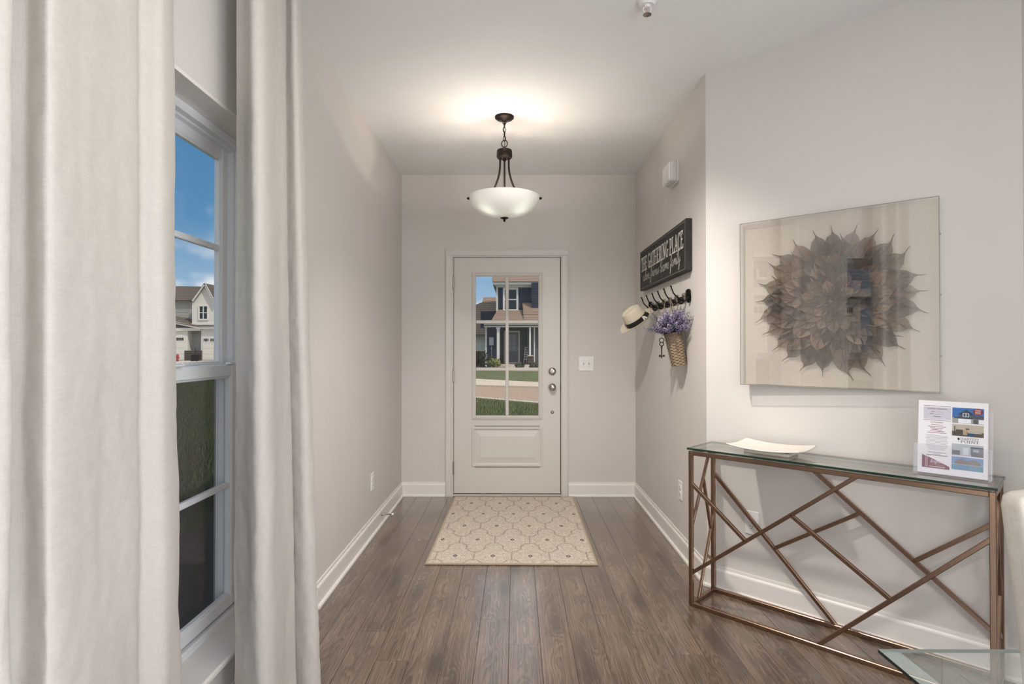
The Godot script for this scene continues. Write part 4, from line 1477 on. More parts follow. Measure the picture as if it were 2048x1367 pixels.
# ---------------------------------------------------------------- rug
func entry_rug() -> void:
	var w := 640
	var h := 960
	var W := 1.002
	var L := 1.512
	var n := FastNoiseLite.new()
	n.frequency = 1.0
	n.fractal_octaves = 3
	n.seed = 77
	var data := PackedByteArray()
	data.resize(w * h * 3)
	var base := Vector3(0.815, 0.765, 0.71)
	var pale := Vector3(0.86, 0.82, 0.77)
	var line := Vector3(0.56, 0.52, 0.485)
	var ink := Vector3(0.17, 0.155, 0.155)
	var dx := 0.228
	var dz := 0.295
	for j in h:
		var z := (float(j) + 0.5) / h * L          # from the far edge
		for i in w:
			var x := (float(i) + 0.5) / w * W - W * 0.5
			var wear := n.get_noise_2d(x * 26.0, z * 26.0)
			var fine := n.get_noise_2d(x * 150.0 + 30.0, z * 90.0)
			var c := base.lerp(pale, clampf(0.5 + wear, 0.0, 1.0))
			# lattice of stepped hexagons round two interleaved rows of motifs
			var g := (z - 0.203) / dz
			var r := int(round(g))
			var off := 0.5 if posmod(r, 2) == 0 else 0.0
			var cq: float = round(x / dx - off) + off
			var rel := Vector2(x - cq * dx, (g - r) * dz)
			var near := 1.0
			for rr0: int in [r - 1, r]:
				var o0 := 0.5 if posmod(rr0, 2) == 0 else 0.0
				var q0: float = x / dx - o0
				var t := absf(q0 - round(q0))
				var f := 0.27 if t < 0.10 else lerpf(0.27, 0.10, clampf((t - 0.10) / 0.14, 0.0, 1.0))
				if t > 0.25: f = -0.27 if t > 0.40 else lerpf(-0.10, -0.27, clampf((t - 0.26) / 0.14, 0.0, 1.0))
				var v: float = g - (rr0 + 0.5)
				var slope := 1.0 if (t < 0.10 or t > 0.40) else 0.56
				near = minf(near, absf(v - f) * dz * slope)
				if absf(v) < 0.11: near = minf(near, absf(t - 0.25) * dx)
			var q1: float = x / dx - off
			if absf(g - r) < 0.24: near = minf(near, (0.5 - absf(q1 - round(q1))) * dx)
			var edge := 1.0 - smoothstep(0.0034, 0.0072, near + 0.004 * fine)
			c = c.lerp(line, edge * clampf(0.62 + 1.1 * fine + 0.5 * wear, 0.12, 0.95))
			# inner flourish rings, worn away in places
			var rr := rel.length()
			var ang := atan2(rel.y, rel.x)
			var fl := sin(rr * 180.0 + 1.5 * sin(ang * 6.0)) * n.get_noise_2d(rel.x * 60.0 + x * 5.0, rel.y * 60.0 + z * 5.0)
			if rr > 0.03: c = c.lerp(line, clampf(fl * 2.6 - 0.12, 0.0, 0.6))
			var dm := absf(rel.x) / 0.0165 + absf(rel.y) / 0.025
			if dm < 1.0 and dm > 0.36: c = c.lerp(ink, clampf(0.75 + fine, 0.3, 1.0))
			c = c.lerp(line, clampf(fine * 1.6 - 0.20, 0.0, 0.45))
			var e := minf(minf(x + W * 0.5, W * 0.5 - x), minf(z, L - z))
			if e < 0.012: c = Vector3(0.72, 0.66, 0.585)
			var k := (j * w + i) * 3
			data[k] = int(c.x * 255)
			data[k + 1] = int(c.y * 255)
			data[k + 2] = int(c.z * 255)
	var m := mat(Color(1, 1, 1), 0.95, 0.0, 0.2)
	m.albedo_texture = ImageTexture.create_from_image(Image.create_from_data(w, h, false, Image.FORMAT_RGB8, data))
	m.heightmap_enabled = true
	m.heightmap_texture = noise_tex(0.12, 5, false, 256, 3)
	m.heightmap_scale = 0.06
	var t := thing("rug", "beige rug with a worn grey lattice and small dark diamonds before the front door", "rug", Vector3(-0.0165, 0, -4.142), Basis(UP, deg_to_rad(-0.5)))
	var st := mb()
	var a := Vector3(-W * 0.5, 0.009, L * 0.5)
	var b := Vector3(W * 0.5, 0.009, L * 0.5)
	quad(st, a, b, Vector3(b.x, 0.009, -b.z), Vector3(a.x, 0.009, -a.z), UP)
	part("pile", st, m, t)
	st = mb()
	var bind := mat(Color(0.64, 0.575, 0.50), 0.95)
	for s in [-1.0, 1.0]:
		tube(st, [Vector3(s * W * 0.5, 0.0052, -L * 0.5), Vector3(s * W * 0.5, 0.0052, L * 0.5)], 0.005, -1, 8)
		tube(st, [Vector3(-W * 0.5, 0.0052, s * L * 0.5), Vector3(W * 0.5, 0.0052, s * L * 0.5)], 0.005, -1, 8)
	part("binding", st, bind, t)

# ---------------------------------------------------------------- sign
const SCRIPT := {
	"w": [[0.0, 0.7, 0.12, 1.0, 0.15, 0.2, 0.35, 0.0, 0.5, 0.4, 0.52, 0.9, 0.55, 0.2, 0.75, 0.0, 0.95, 0.5, 0.92, 1.0, 1.1, 0.8], 1.05],
	"h": [[0.0, 0.2, 0.3, 1.4, 0.32, 2.0, 0.18, 1.9, 0.12, 1.0, 0.1, 0.0, 0.2, 0.7, 0.45, 1.0, 0.52, 0.5, 0.55, 0.05, 0.75, 0.2], 0.72],
	"e": [[0.0, 0.3, 0.3, 0.6, 0.35, 0.95, 0.18, 0.9, 0.1, 0.4, 0.3, 0.0, 0.6, 0.25], 0.55],
	"r": [[0.0, 0.2, 0.15, 0.9, 0.2, 1.1, 0.35, 0.9, 0.38, 0.5, 0.42, 0.1, 0.62, 0.2], 0.56],
	"f": [[0.0, 0.3, 0.3, 1.4, 0.3, 2.0, 0.16, 1.8, 0.12, 0.6, 0.08, -0.8, 0.2, -0.9, 0.28, -0.2, 0.22, 0.3, 0.5, 0.4], 0.5],
	"i": [[0.0, 0.3, 0.16, 1.0, 0.14, 0.3, 0.25, 0.0, 0.42, 0.25], 0.38],
	"n": [[0.0, 0.4, 0.12, 1.0, 0.12, 0.1, 0.25, 0.8, 0.45, 1.0, 0.5, 0.4, 0.58, 0.05, 0.75, 0.25], 0.7],
	"d": [[0.45, 0.9, 0.2, 1.0, 0.06, 0.5, 0.18, 0.0, 0.4, 0.3, 0.55, 1.4, 0.56, 2.0, 0.52, 0.6, 0.6, 0.0, 0.8, 0.25], 0.75],
	"s": [[0.0, 0.2, 0.25, 0.7, 0.3, 1.1, 0.38, 0.6, 0.34, 0.1, 0.12, 0.05, 0.4, 0.15, 0.55, 0.25], 0.5],
	"b": [[0.0, 0.3, 0.28, 1.4, 0.28, 2.0, 0.15, 1.6, 0.1, 0.3, 0.25, 0.0, 0.48, 0.4, 0.42, 0.85, 0.55, 0.75], 0.52],
	"c": [[0.42, 0.8, 0.25, 1.0, 0.08, 0.5, 0.22, 0.0, 0.5, 0.25], 0.46],
	"o": [[0.3, 1.0, 0.1, 0.8, 0.08, 0.3, 0.25, 0.0, 0.45, 0.4, 0.35, 0.95, 0.6, 0.85], 0.55],
	"m": [[0.0, 0.4, 0.12, 1.0, 0.12, 0.1, 0.25, 0.8, 0.4, 1.0, 0.42, 0.1, 0.55, 0.8, 0.72, 1.0, 0.76, 0.3, 0.86, 0.05, 1.0, 0.25], 0.96],
	"a": [[0.45, 0.85, 0.22, 1.0, 0.06, 0.5, 0.18, 0.0, 0.4, 0.4, 0.48, 0.95, 0.46, 0.2, 0.58, 0.0, 0.72, 0.25], 0.68],
	"l": [[0.0, 0.3, 0.3, 1.4, 0.28, 2.0, 0.14, 1.6, 0.12, 0.4, 0.25, 0.0, 0.45, 0.25], 0.42],
	"y": [[0.0, 0.5, 0.14, 1.0, 0.16, 0.3, 0.35, 0.1, 0.5, 0.95, 0.48, 0.0, 0.38, -0.9, 0.2, -0.8, 0.35, -0.2, 0.75, 0.4], 0.66],
}

func script_line(s: String, st: SurfaceTool, origin: Vector3, ax: Vector3, ay: Vector3, width: float, xh: float, r: float) -> void:
	var total := 0.0
	for ch in s: total += SCRIPT[ch][1] if SCRIPT.has(ch) else 0.55
	var k := width / total
	var n := ax.cross(ay)
	var x := 0.0
	for ch in s:
		if SCRIPT.has(ch):
			var raw: Array = SCRIPT[ch][0]
			var pts := []
			for i in range(0, raw.size(), 2):
				pts.append(Vector2(raw[i], raw[i + 1]))
			var p3 := []
			for p in catmull(pts, 4):
				p3.append(origin + ax * (x + p.x + 0.12 * p.y) * k + ay * p.y * xh)
			for i in p3.size() - 1:
				var d: Vector3 = (p3[i + 1] - p3[i])
				if d.length() < 1e-6: continue
				d = d.normalized()
				# broader on the down strokes, as with a brush
				var w := n.cross(d) * r * (0.65 + 0.75 * absf(d.dot(ay)))
				quad(st, p3[i] - w - d * r * 0.3, p3[i] + w - d * r * 0.3, p3[i + 1] + w + d * r * 0.3, p3[i + 1] - w + d * r * 0.3, n)
			if ch == "i":
				bx(st, origin + ax * (x + 0.32) * k + ay * 1.5 * xh, Vector3(r * 2.2, r * 2.2, 0.0004), 0.0, Basis(ax, ay, n))
			x += SCRIPT[ch][1]
		else:
			x += 0.55

func wall_sign() -> void:
	var b := Basis(Vector3.BACK, UP, Vector3.LEFT)
	var t := thing("wall_sign", "long black wooden sign lettered THE GATHERING PLACE above the coat hooks", "sign", Vector3(XR, 1.863, -3.968), b)
	var st := mb()
	bx(st, Vector3(0, 0, 0.019), Vector3(1.225, 0.305, 0.038), 0.003)
	var wood := mottled(mat(Color(0.155, 0.145, 0.14), 0.6), 1.6, Color(0.55, 0.55, 0.55), Color(1, 1, 1), 51, 0.03)
	part("board", st, wood, t)
	var white := mat(Color(0.83, 0.82, 0.79), 0.8)
	st = mb()
	frame_of(st, Vector2(-0.600, -0.140), Vector2(0.600, 0.140), 0.0035, 0.0008, Vector3(0, 0, 0.0382), Vector3.RIGHT, UP)
	part("border_line", st, mat(Color(0.50, 0.48, 0.45), 0.8), t)
	text_part("THE GATHERING PLACE", "lettering", t, white, Vector3(0, 0.042, 0.0386), Basis(), 1.125, 0.112, 0.001, true, false)
	st = mb()
	script_line("where friends become family", st, Vector3(-0.50, -0.088, 0.0388), Vector3.RIGHT, UP, 1.0, 0.040, 0.0030)
	part("script_lettering", st, white, t)

# ---------------------------------------------------------------- hooks, hat, basket, key
const HOOKS := [-4.27, -4.11, -3.94, -3.785, -3.63, -3.465]

func hook_rack() -> void:
	var t := thing("coat_rack", "dark metal rail of six long coat hooks below the black sign", "coat rack", Vector3(XR, 1.56, 0))
	var st := mb()
	bx(st, Vector3(-0.006, 0.0, -3.865), Vector3(0.012, 0.034, 0.98), 0.003)
	part("rail", st, M.black_metal, t)
	for z in [-3.39, -4.34]:
		st = mb()
		bx(st, Vector3(-0.014, 0.028, z), Vector3(0.026, 0.040, 0.034), 0.008)
		bx(st, Vector3(-0.012, -0.016, z), Vector3(0.022, 0.034, 0.030), 0.010)
		part("end_cap", st, M.black_metal, t)
	for z in HOOKS:
		st = mb()
		var up := catmull([Vector3(-0.016, 0.0, z), Vector3(-0.030, -0.012, z), Vector3(-0.052, 0.004, z), Vector3(-0.078, 0.030, z), Vector3(-0.094, 0.070, z)], 5)
		tube(st, up, 0.0048, 0.0040, 8)
		lathe(st, [Vector2(0, -0.006), Vector2(0.0055, -0.003), Vector2(0.006, 0.002), Vector2(0, 0.006)], 8, Vector3(-0.095, 0.072, z))
		var low := catmull([Vector3(-0.014, -0.012, z), Vector3(-0.030, -0.030, z), Vector3(-0.046, -0.026, z), Vector3(-0.050, -0.010, z)], 4)
		tube(st, low, 0.0042, -1, 8)
		lathe(st, [Vector2(0, -0.008), Vector2(0.0075, -0.003), Vector2(0.0075, 0.003), Vector2(0, 0.008)], 8, Vector3(-0.050, -0.006, z))
		var hk := part("hook", st, M.black_metal, t)
		st = mb()
		bx(st, Vector3(-0.013, 0.010, z), Vector3(0.014, 0.050, 0.034), 0.006)
		lathe(st, [Vector2(0.015, 0), Vector2(0.011, 0.007), Vector2(0, 0.010)], 12, Vector3(-0.020, 0.018, z), Basis(Vector3.UP, Vector3.LEFT, Vector3.BACK))
		part("backplate", st, M.steel, hk)

func straw_hat() -> void:
	var axis := Vector3(-0.60, 0.765, 0.235).normalized()
	var x := axis.cross(Vector3.BACK).normalized()
	var b := Basis(x, axis, x.cross(axis))
	var t := thing("straw_hat", "white straw hat with a black ribbon band, hung at the far end of the hooks", "hat", Vector3(0.885, 1.455, -4.19), b)
	var straw := mat(Color(0.86, 0.82, 0.75), 0.8)
	var wv := weave_texture(128, 16, 4)
	straw.albedo_texture = wv[0]
	straw.uv1_triplanar = true
	straw.uv1_scale = Vector3.ONE * 14.0
	straw.heightmap_enabled = true
	straw.heightmap_texture = wv[1]
	straw.heightmap_scale = 0.06
	var rows := []
	for i in 26:
		var f := i / 25.0
		var line := []
		for k in 41:
			var a := TAU * k / 40.0
			var p: Vector3
			if f < 0.34:     # brim, from its edge inwards, turned up at the sides
				var g := f / 0.34
				var r := lerpf(0.133, 0.076, g)
				var lift := 0.020 * pow(1.0 - g, 1.5) * (0.35 + 0.65 * absf(sin(a)))
				p = Vector3(cos(a) * r * 1.08, lift - 0.002, sin(a) * r)
			elif f < 0.72:   # side of the crown
				var g := (f - 0.34) / 0.38
				var r := lerpf(0.076, 0.064, g * g)
				p = Vector3(cos(a) * r * 1.12, g * 0.098, sin(a) * r)
			else:            # top with a pinched dent
				var g := (f - 0.72) / 0.28
				var r := 0.064 * cos(g * PI * 0.5)
				var top := 0.098 + 0.018 * sin(g * PI * 0.5)
				var dent := 0.022 * exp(-pow(sin(a) * r / 0.022, 2.0)) * g
				p = Vector3(cos(a) * r * 1.12, top - dent, sin(a) * r)
			line.append(p)
		rows.append(line)
	var st := mb()
	sheet(st, rows)
	var inner := []
	for line in rows:
		var l2 := []
		for p in line: l2.append(Vector3(p.x * 0.975, p.y - 0.0025, p.z * 0.975))
		inner.append(l2)
	sheet(st, inner)
	part("crown_and_brim", st, straw, t)
	st = mb()
	var ribbon_m := mat(Color(0.035, 0.035, 0.04), 0.6)
	var band := []
	for i in 2:
		var line := []
		for k in 41:
			var a := TAU * k / 40.0
			var r := 0.0785 if i == 0 else 0.0765
			line.append(Vector3(cos(a) * r * 1.115, 0.003 + i * 0.034, sin(a) * r))
		band.append(line)
	sheet(st, band)
	part("ribbon_band", st, ribbon_m, t)
	st = mb()
	var c := Vector3(0.030, 0.020, 0.077)
	for s in [-1.0, 1.0]:
		bx(st, c + Vector3(s * 0.026, 0.004 * s, -0.002), Vector3(0.046, 0.030, 0.008), 0.004, Basis(Vector3.UP, -s * 0.25) * Basis(Vector3.BACK, s * 0.3))
	part("bow", st, ribbon_m, t)
	st = mb()
	bx(st, c + Vector3(0, 0, 0.003), Vector3(0.012, 0.034, 0.010), 0.004)
	bx(st, c + Vector3(0.014, -0.004, 0.001), Vector3(0.012, 0.030, 0.011), 0.003, Basis(Vector3.BACK, 0.5))
	part("bow_stripe", st, mat(Color(0.85, 0.84, 0.82), 0.6), t)

func lavender_basket() -> void:
	var top := Vector3(0.942, 1.352, -3.475)
	var bot := Vector3(0.979, 1.160, -3.475)
	var axis := (top - bot).normalized()
	var b := Basis(axis.cross(Vector3.BACK).normalized(), axis, Vector3.BACK)
	b.z = b.x.cross(b.y)
	var t := thing("wall_basket", "tapered woven wicker basket hung from the nearest hook, filled with lavender", "basket", bot, b)
	var H := 0.195
	var wick := mottled(mat(Color(0.66, 0.585, 0.49), 0.85), 8.0, Color(0.6, 0.58, 0.55), Color(1, 1, 1), 61, 0.06)
	var st := mb()
	var rows := []
	var nr := 22
	var stakes := 14
	for i in nr * 4 + 1:
		var f := float(i) / (nr * 4)
		var row := floori(f * nr)
		var ph := sin(PI * fposmod(f * nr, 1.0))
		var line := []
		for k in stakes * 4 + 1:
			var a := TAU * k / (stakes * 4.0)
			var wave := sin(a * stakes * 0.5 + (PI if row % 2 else 0.0))
			var r := lerpf(0.046, 0.058, f) + 0.0036 * ph * (0.55 + wave)
			var e := pow(pow(absf(cos(a)), 3.2) + pow(absf(sin(a)), 3.2), -1.0 / 3.2)
			line.append(Vector3(cos(a) * r * e * 0.80, f * H, sin(a) * r * e))
		rows.append(line)
	sheet(st, rows)
	var flat := []
	for k in rows[0].size(): flat.append(Vector3(0, 0.002, 0))
	sheet(st, [flat, rows[0]])
	part("wicker_body", st, wick, t)
	st = mb()
	for q in [0.0, 0.007]:
		var rim := []
		for k in 29:
			var a := TAU * k / 28.0
			var e := pow(pow(absf(cos(a)), 3.2) + pow(absf(sin(a)), 3.2), -1.0 / 3.2)
			rim.append(Vector3(cos(a) * 0.060 * e * 0.80, H + q - 0.003, sin(a) * 0.060 * e))
		tube(st, rim, 0.0042, -1, 7)
	part("rim", st, wick, t)
	st = mb()
	tube(st, catmull([Vector3(0.03, H, 0.045), Vector3(0.028, H + 0.13, 0.03), Vector3(0.02, H + 0.205, 0.012), Vector3(0.028, H + 0.13, -0.02), Vector3(0.03, H, -0.045)], 5), 0.002, -1, 6)
	part("handle", st, wick, t)
	# the lavender in it
	var lv := thing("lavender_bunch", "bushy bunch of purple lavender standing in the wicker basket", "flowers", top)
	var green := mat(Color(0.30, 0.36, 0.27), 0.8)
	var purples := [mat(Color(0.57, 0.52, 0.64), 0.8), mat(Color(0.46, 0.40, 0.55), 0.8), mat(Color(0.68, 0.645, 0.72), 0.8), mat(Color(0.38, 0.335, 0.47), 0.8)]
	var meshes := []
	for v in 6:
		var L := 0.095 + 0.016 * v
		st = mb()
		var bend := rng.randf_range(-0.02, 0.02)
		tube(st, [Vector3(0, -0.05, 0), Vector3(bend * 0.3, L * 0.4, 0), Vector3(bend, L, 0)], 0.0012, 0.0007, 4)
		for k in 12:
			var y := L * (0.08 + 0.055 * k)
			var a := k * 2.4
			var d := Vector3(cos(a), 0.9, sin(a)).normalized()
			var s := Vector3(-sin(a), 0, cos(a)) * 0.0028
			var o := Vector3(bend * 0.5, y, 0)
			tri(st, o - s, o + s, o + d * 0.030, d, d, d)
		var mesh := st.commit()
		mesh.surface_set_material(0, green)
		st = mb()
		for k in 17:
			var f := 0.38 + 0.62 * k / 19.0
			var a := k * 2.4 + v
			var r := 0.0075 * (1.15 - 0.6 * absf(f - 0.6))
			var o := Vector3(bend * f * f + cos(a) * r, L * f, sin(a) * r)
			var g := rng.randf_range(0.0032, 0.0056)
			var bb := Basis.from_euler(Vector3(rng.randf() * 3.0, rng.randf() * 3.0, 0))
			for q in [[Vector3.RIGHT, Vector3.UP, Vector3.BACK], [Vector3.LEFT, Vector3.UP, Vector3.BACK], [Vector3.RIGHT, Vector3.DOWN, Vector3.BACK], [Vector3.LEFT, Vector3.DOWN, Vector3.BACK], [Vector3.RIGHT, Vector3.UP, Vector3.FORWARD], [Vector3.LEFT, Vector3.UP, Vector3.FORWARD], [Vector3.RIGHT, Vector3.DOWN, Vector3.FORWARD], [Vector3.LEFT, Vector3.DOWN, Vector3.FORWARD]]:
				var p := []
				for e in q: p.append(bb * (e * g * Vector3(1, 1.5, 1)))
				out_face(st, [o + p[0], o + p[1], o + p[2]], o)
		st.commit(mesh)
		mesh.surface_set_material(1, purples[v % 4])
		meshes.append(mesh)
	for i in 110:
		# fanned out from the mouth of the basket, kept clear of the wall
		var a := rng.randf() * TAU
		var lean := 0.12 + 1.55 * sqrt(rng.randf())
		var d := Vector3(sin(lean) * cos(a) - 0.16, cos(lean) + 0.18, sin(lean) * sin(a) + 0.1)
		if d.x > 0.34: d.x = 0.34 - 0.5 * (d.x - 0.34)
		d = d.normalized()
		var o := Vector3(rng.randf_range(-0.03, 0.026), 0.0, rng.randf_range(-0.035, 0.035))
		var xx := d.cross(Vector3(rng.randf(), 0.2, rng.randf())).normalized()
		put("sprig", meshes[i % 6], null, lv, o, Basis(xx, d, xx.cross(d)) * Basis(UP, rng.randf() * TAU))

func iron_key() -> void:
	var t := thing("key", "old iron key hanging on a string beside the wicker basket", "key", Vector3(0.915, 1.312, -3.63))
	var iron := mat(Color(0.30, 0.27, 0.25), 0.45, 0.8)
	var st := mb()
	loop_tube(st, Vector3(0, 0.0, 0), Vector3(0.013, 0, 0.006), Vector3(0, 0.014, 0), 0.0028, 7, 20)
	loop_tube(st, Vector3(0.0, -0.024, 0), Vector3(0.011, 0, 0.005), Vector3(0, 0.011, 0), 0.0032, 7, 18)
	part("bow", st, iron, t)
	st = mb()
	tube(st, [Vector3(0, -0.033, 0), Vector3(0, -0.112, 0)], 0.0042, 0.0036, 8)
	tube(st, [Vector3(0, -0.042, 0), Vector3(0, -0.046, 0)], 0.007, -1, 8)
	part("shank", st, iron, t)
	st = mb()
	bx(st, Vector3(-0.010, -0.098, -0.002), Vector3(0.014, 0.014, 0.004), 0.001)
	bx(st, Vector3(0.012, -0.098, 0.003), Vector3(0.014, 0.011, 0.004), 0.001)
	part("bit", st, iron, t)
	st = mb()
	tube(st, [Vector3(0.002, 0.013, 0), Vector3(0.010, 0.12, 0.0), Vector3(0.024, 0.262, 0.0)], 0.0011, -1, 5)
	tube(st, [Vector3(-0.002, 0.013, 0), Vector3(0.004, 0.12, 0.003), Vector3(0.024, 0.262, 0.0)], 0.0011, -1, 5)
	part("string", st, mat(Color(0.62, 0.55, 0.46), 0.9), t)

# ---------------------------------------------------------------- small fittings
func door_chime() -> void:
	var t := thing("door_chime", "white louvred door chime box high on the hall wall above the sign", "door chime", Vector3(XR, 2.372, -3.71), Basis(Vector3.BACK, UP, Vector3.LEFT))
	var st := mb()
	bx(st, Vector3(0, 0, 0.006), Vector3(0.184, 0.134, 0.012), 0.005)
	part("back_plate", st, M.plastic, t)
	st = mb()
	bx(st, Vector3(0, 0, 0.030), Vector3(0.160, 0.112, 0.040), 0.004)
	part("body", st, M.plastic, t)
	for k in 3:
		st = mb()
		bx(st, Vector3(0, 0, 0.018 + 0.0105 * k), Vector3(0.178 - 0.003 * k, 0.130 - 0.003 * k, 0.006), 0.003)
		part("louver", st, M.plastic, t)
	st = mb()
	bx(st, Vector3(0, 0, 0.054), Vector3(0.168, 0.120, 0.014), 0.006)
	bx(st, Vector3(0, 0.002, 0.0605), Vector3(0.140, 0.096, 0.004), 0.002)
	part("cover", st, M.plastic, t)
	st = mb()
	for k in 2:
		bx(st, Vector3(-0.055, -0.0575, 0.026 + 0.0105 * k), Vector3(0.05, 0.004, 0.004))
	part("slot", st, M.dark_slot, t)

func outlet(label: String, at: Vector3, b: Basis) -> void:
	var t := thing("wall_outlet", label, "outlet", at, b)
	var st := mb()
	bx(st, Vector3(0, 0, 0.003), Vector3(0.073, 0.117, 0.006), 0.0025)
	part("cover_plate", st, M.plastic, t)
	for s in [-1.0, 1.0]:
		st = mb()
		var p := PackedVector2Array()
		for k in 20:
			var a := TAU * k / 20.0
			p.append(Vector2(0.0168 * cos(a), clampf(0.0168 * sin(a), -0.0135, 0.0135)))
		extrude(st, p, Vector3(0, s * 0.0195, 0.004), Vector3(0, s * 0.0195, 0.0085), Vector3.RIGHT, UP)
		var f := part("socket", st, M.plastic, t)
		st = mb()
		bx(st, Vector3(-0.0064, s * 0.0195 + 0.004, 0.0085), Vector3(0.0022, 0.009, 0.001))
		bx(st, Vector3(0.0064, s * 0.0195 + 0.004, 0.0085), Vector3(0.0022, 0.0075, 0.001))
		tube(st, [Vector3(0, s * 0.0195 - 0.007, 0.0080), Vector3(0, s * 0.0195 - 0.007, 0.0091)], 0.0028, -1, 10)
		part("slot", st, M.dark_slot, f)
	st = mb()
	tube(st, [Vector3(0, 0, 0.005), Vector3(0, 0, 0.0072)], 0.003, -1, 10)
	part("screw", st, M.steel, t)

func wall_plates() -> void:
	var right := Basis(Vector3.FORWARD, UP, Vector3.RIGHT)
	outlet("white wall outlet low on the window-side hall wall, above the door stop", Vector3(XL, 0.362, -3.925), right)
	outlet("white wall outlet low on the hall wall, left of the console table", Vector3(XR, 0.385, -3.60), Basis(Vector3.BACK, UP, Vector3.LEFT))
	outlet("white wall outlet low on the angled wall, seen through the console frame", CORNER + ALONG * 0.243 + UP * 0.384, Basis(ALONG, UP, INTO))
	var t := thing("light_switch", "white double light switch plate to the right of the front door", "switch", Vector3(0.6045, 1.129, ZF))
	var st := mb()
	bx(st, Vector3(0, 0, 0.003), Vector3(0.128, 0.124, 0.006), 0.0025)
	part("cover_plate", st, M.plastic, t)
	for s in [-1.0, 1.0]:
		st = mb()
		bx(st, Vector3(s * 0.023, 0.0, 0.0058), Vector3(0.012, 0.026, 0.002))
		part("slot", st, mat(Color(0.72, 0.70, 0.68), 0.5), t)
		st = mb()
		bx(st, Vector3(s * 0.023, 0.004, 0.011), Vector3(0.0085, 0.011, 0.016), 0.002, Basis(Vector3.RIGHT, -0.5))
		part("toggle", st, M.plastic, t)
		for q in [-0.030, 0.030]:
			st = mb()
			tube(st, [Vector3(s * 0.023, q, 0.005), Vector3(s * 0.023, q, 0.007)], 0.003, -1, 10)
			part("screw", st, M.steel, t)

func door_stop() -> void:
	var t := thing("door_stop", "small metal door stop with a white tip on the baseboard near the door", "door stop", Vector3(XL + 0.0135, 0.072, -4.165), Basis(Vector3.UP, Vector3.RIGHT, Vector3.BACK))
	t.basis = Basis(Vector3.DOWN, Vector3.RIGHT, Vector3.BACK)
	var st := mb()
	lathe(st, [Vector2(0.0, -0.001), Vector2(0.013, 0.0), Vector2(0.010, 0.006), Vector2(0.0055, 0.018), Vector2(0.0048, 0.072), Vector2(0, 0.073)], 14)
	part("rod", st, M.steel, t)
	st = mb()
	lathe(st, [Vector2(0.0, 0.070), Vector2(0.008, 0.071), Vector2(0.0085, 0.080), Vector2(0.006, 0.085), Vector2(0, 0.0855)], 14)
	part("tip", st, M.plastic, t)

func sprinkler() -> void:
	var t := thing("fire_sprinkler", "white fire sprinkler head on the ceiling at the top of the view", "sprinkler", Vector3(0.562, HC, -2.462))
	var st := mb()
	lathe(st, [Vector2(0.012, -0.016), Vector2(0.030, -0.018), Vector2(0.036, -0.008), Vector2(0.044, -0.003), Vector2(0.045, -0.0002), Vector2(0, 0)], 28)
	part("escutcheon", st, M.plastic, t)
	st = mb()
	lathe(st, [Vector2(0, -0.026), Vector2(0.012, -0.026), Vector2(0.014, -0.012), Vector2(0, -0.010)], 18)
	for s in [-1.0, 1.0]:
		tube(st, catmull([Vector3(s * 0.012, -0.022, 0), Vector3(s * 0.017, -0.034, 0), Vector3(s * 0.010, -0.048, 0), Vector3(0, -0.053, 0)], 4), 0.0026, -1, 6)
	part("frame", st, M.plastic, t)
	st = mb()
	lathe(st, [Vector2(0, -0.057), Vector2(0.018, -0.056), Vector2(0.018, -0.054), Vector2(0, -0.053)], 20)
	part("deflector", st, M.nickel, t)
	st = mb()
	tube(st, [Vector3(0, -0.026, 0), Vector3(0, -0.052, 0)], 0.0028, -1, 8)
	part("bulb", st, mat(Color(0.80, 0.60, 0.58), 0.2), t)

# ---------------------------------------------------------------- shadow box with the leaf flower
func leaf_mesh(L: float, W: float, cup: float, curl: float, sheet_m: Material, vein_m: Material) -> ArrayMesh:
	var st := mb()
	var rows := []
	var n := 12
	for i in n + 1:
		var t := float(i) / n
		var w := W * 0.5 * pow(maxf(sin(PI * pow(minf(t / 0.82, 1.0), 0.78)), 0.0), 0.8)
		if t > 0.62: w = maxf(w * (1.0 - smoothstep(0.66, 0.84, t)) , 0.0) + 0.0012 * (1.0 - smoothstep(0.86, 1.0, t)) + 0.0003
		var line := []
		for k in 5:
			var s := (k - 2) / 2.0
			var side := curl * smoothstep(0.7, 1.0, t) * 0.02
			line.append(Vector3(s * w + side, t * L, cup * s * s * w + 0.004 * sin(t * PI) - 0.0))
		rows.append(line)
	sheet(st, rows)
	var mesh := st.commit()
	mesh.surface_set_material(0, sheet_m)
	st = mb()
	var mid := []
	for line in rows: mid.append(line[2] + Vector3(0, 0, 0.0006))
	tube(st, mid, 0.0009, 0.0005, 4)
	for s in [0, 4]:
		var rim := []
		for line in rows: rim.append(line[s])
		tube(st, rim, 0.0006, 0.0004, 3, false)
	for i in range(2, 8):
		for s in [0, 4]:
			var a: Vector3 = rows[i][2] + Vector3(0, 0, 0.0005)
			var e: Vector3 = rows[mini(i + 2, n)][s].lerp(rows[mini(i + 2, n)][2], 0.12) + Vector3(0, 0, 0.0005)
			tube(st, [a, e], 0.0004, 0.0002, 3, false)
	st.commit(mesh)
	mesh.surface_set_material(1, vein_m)
	return mesh

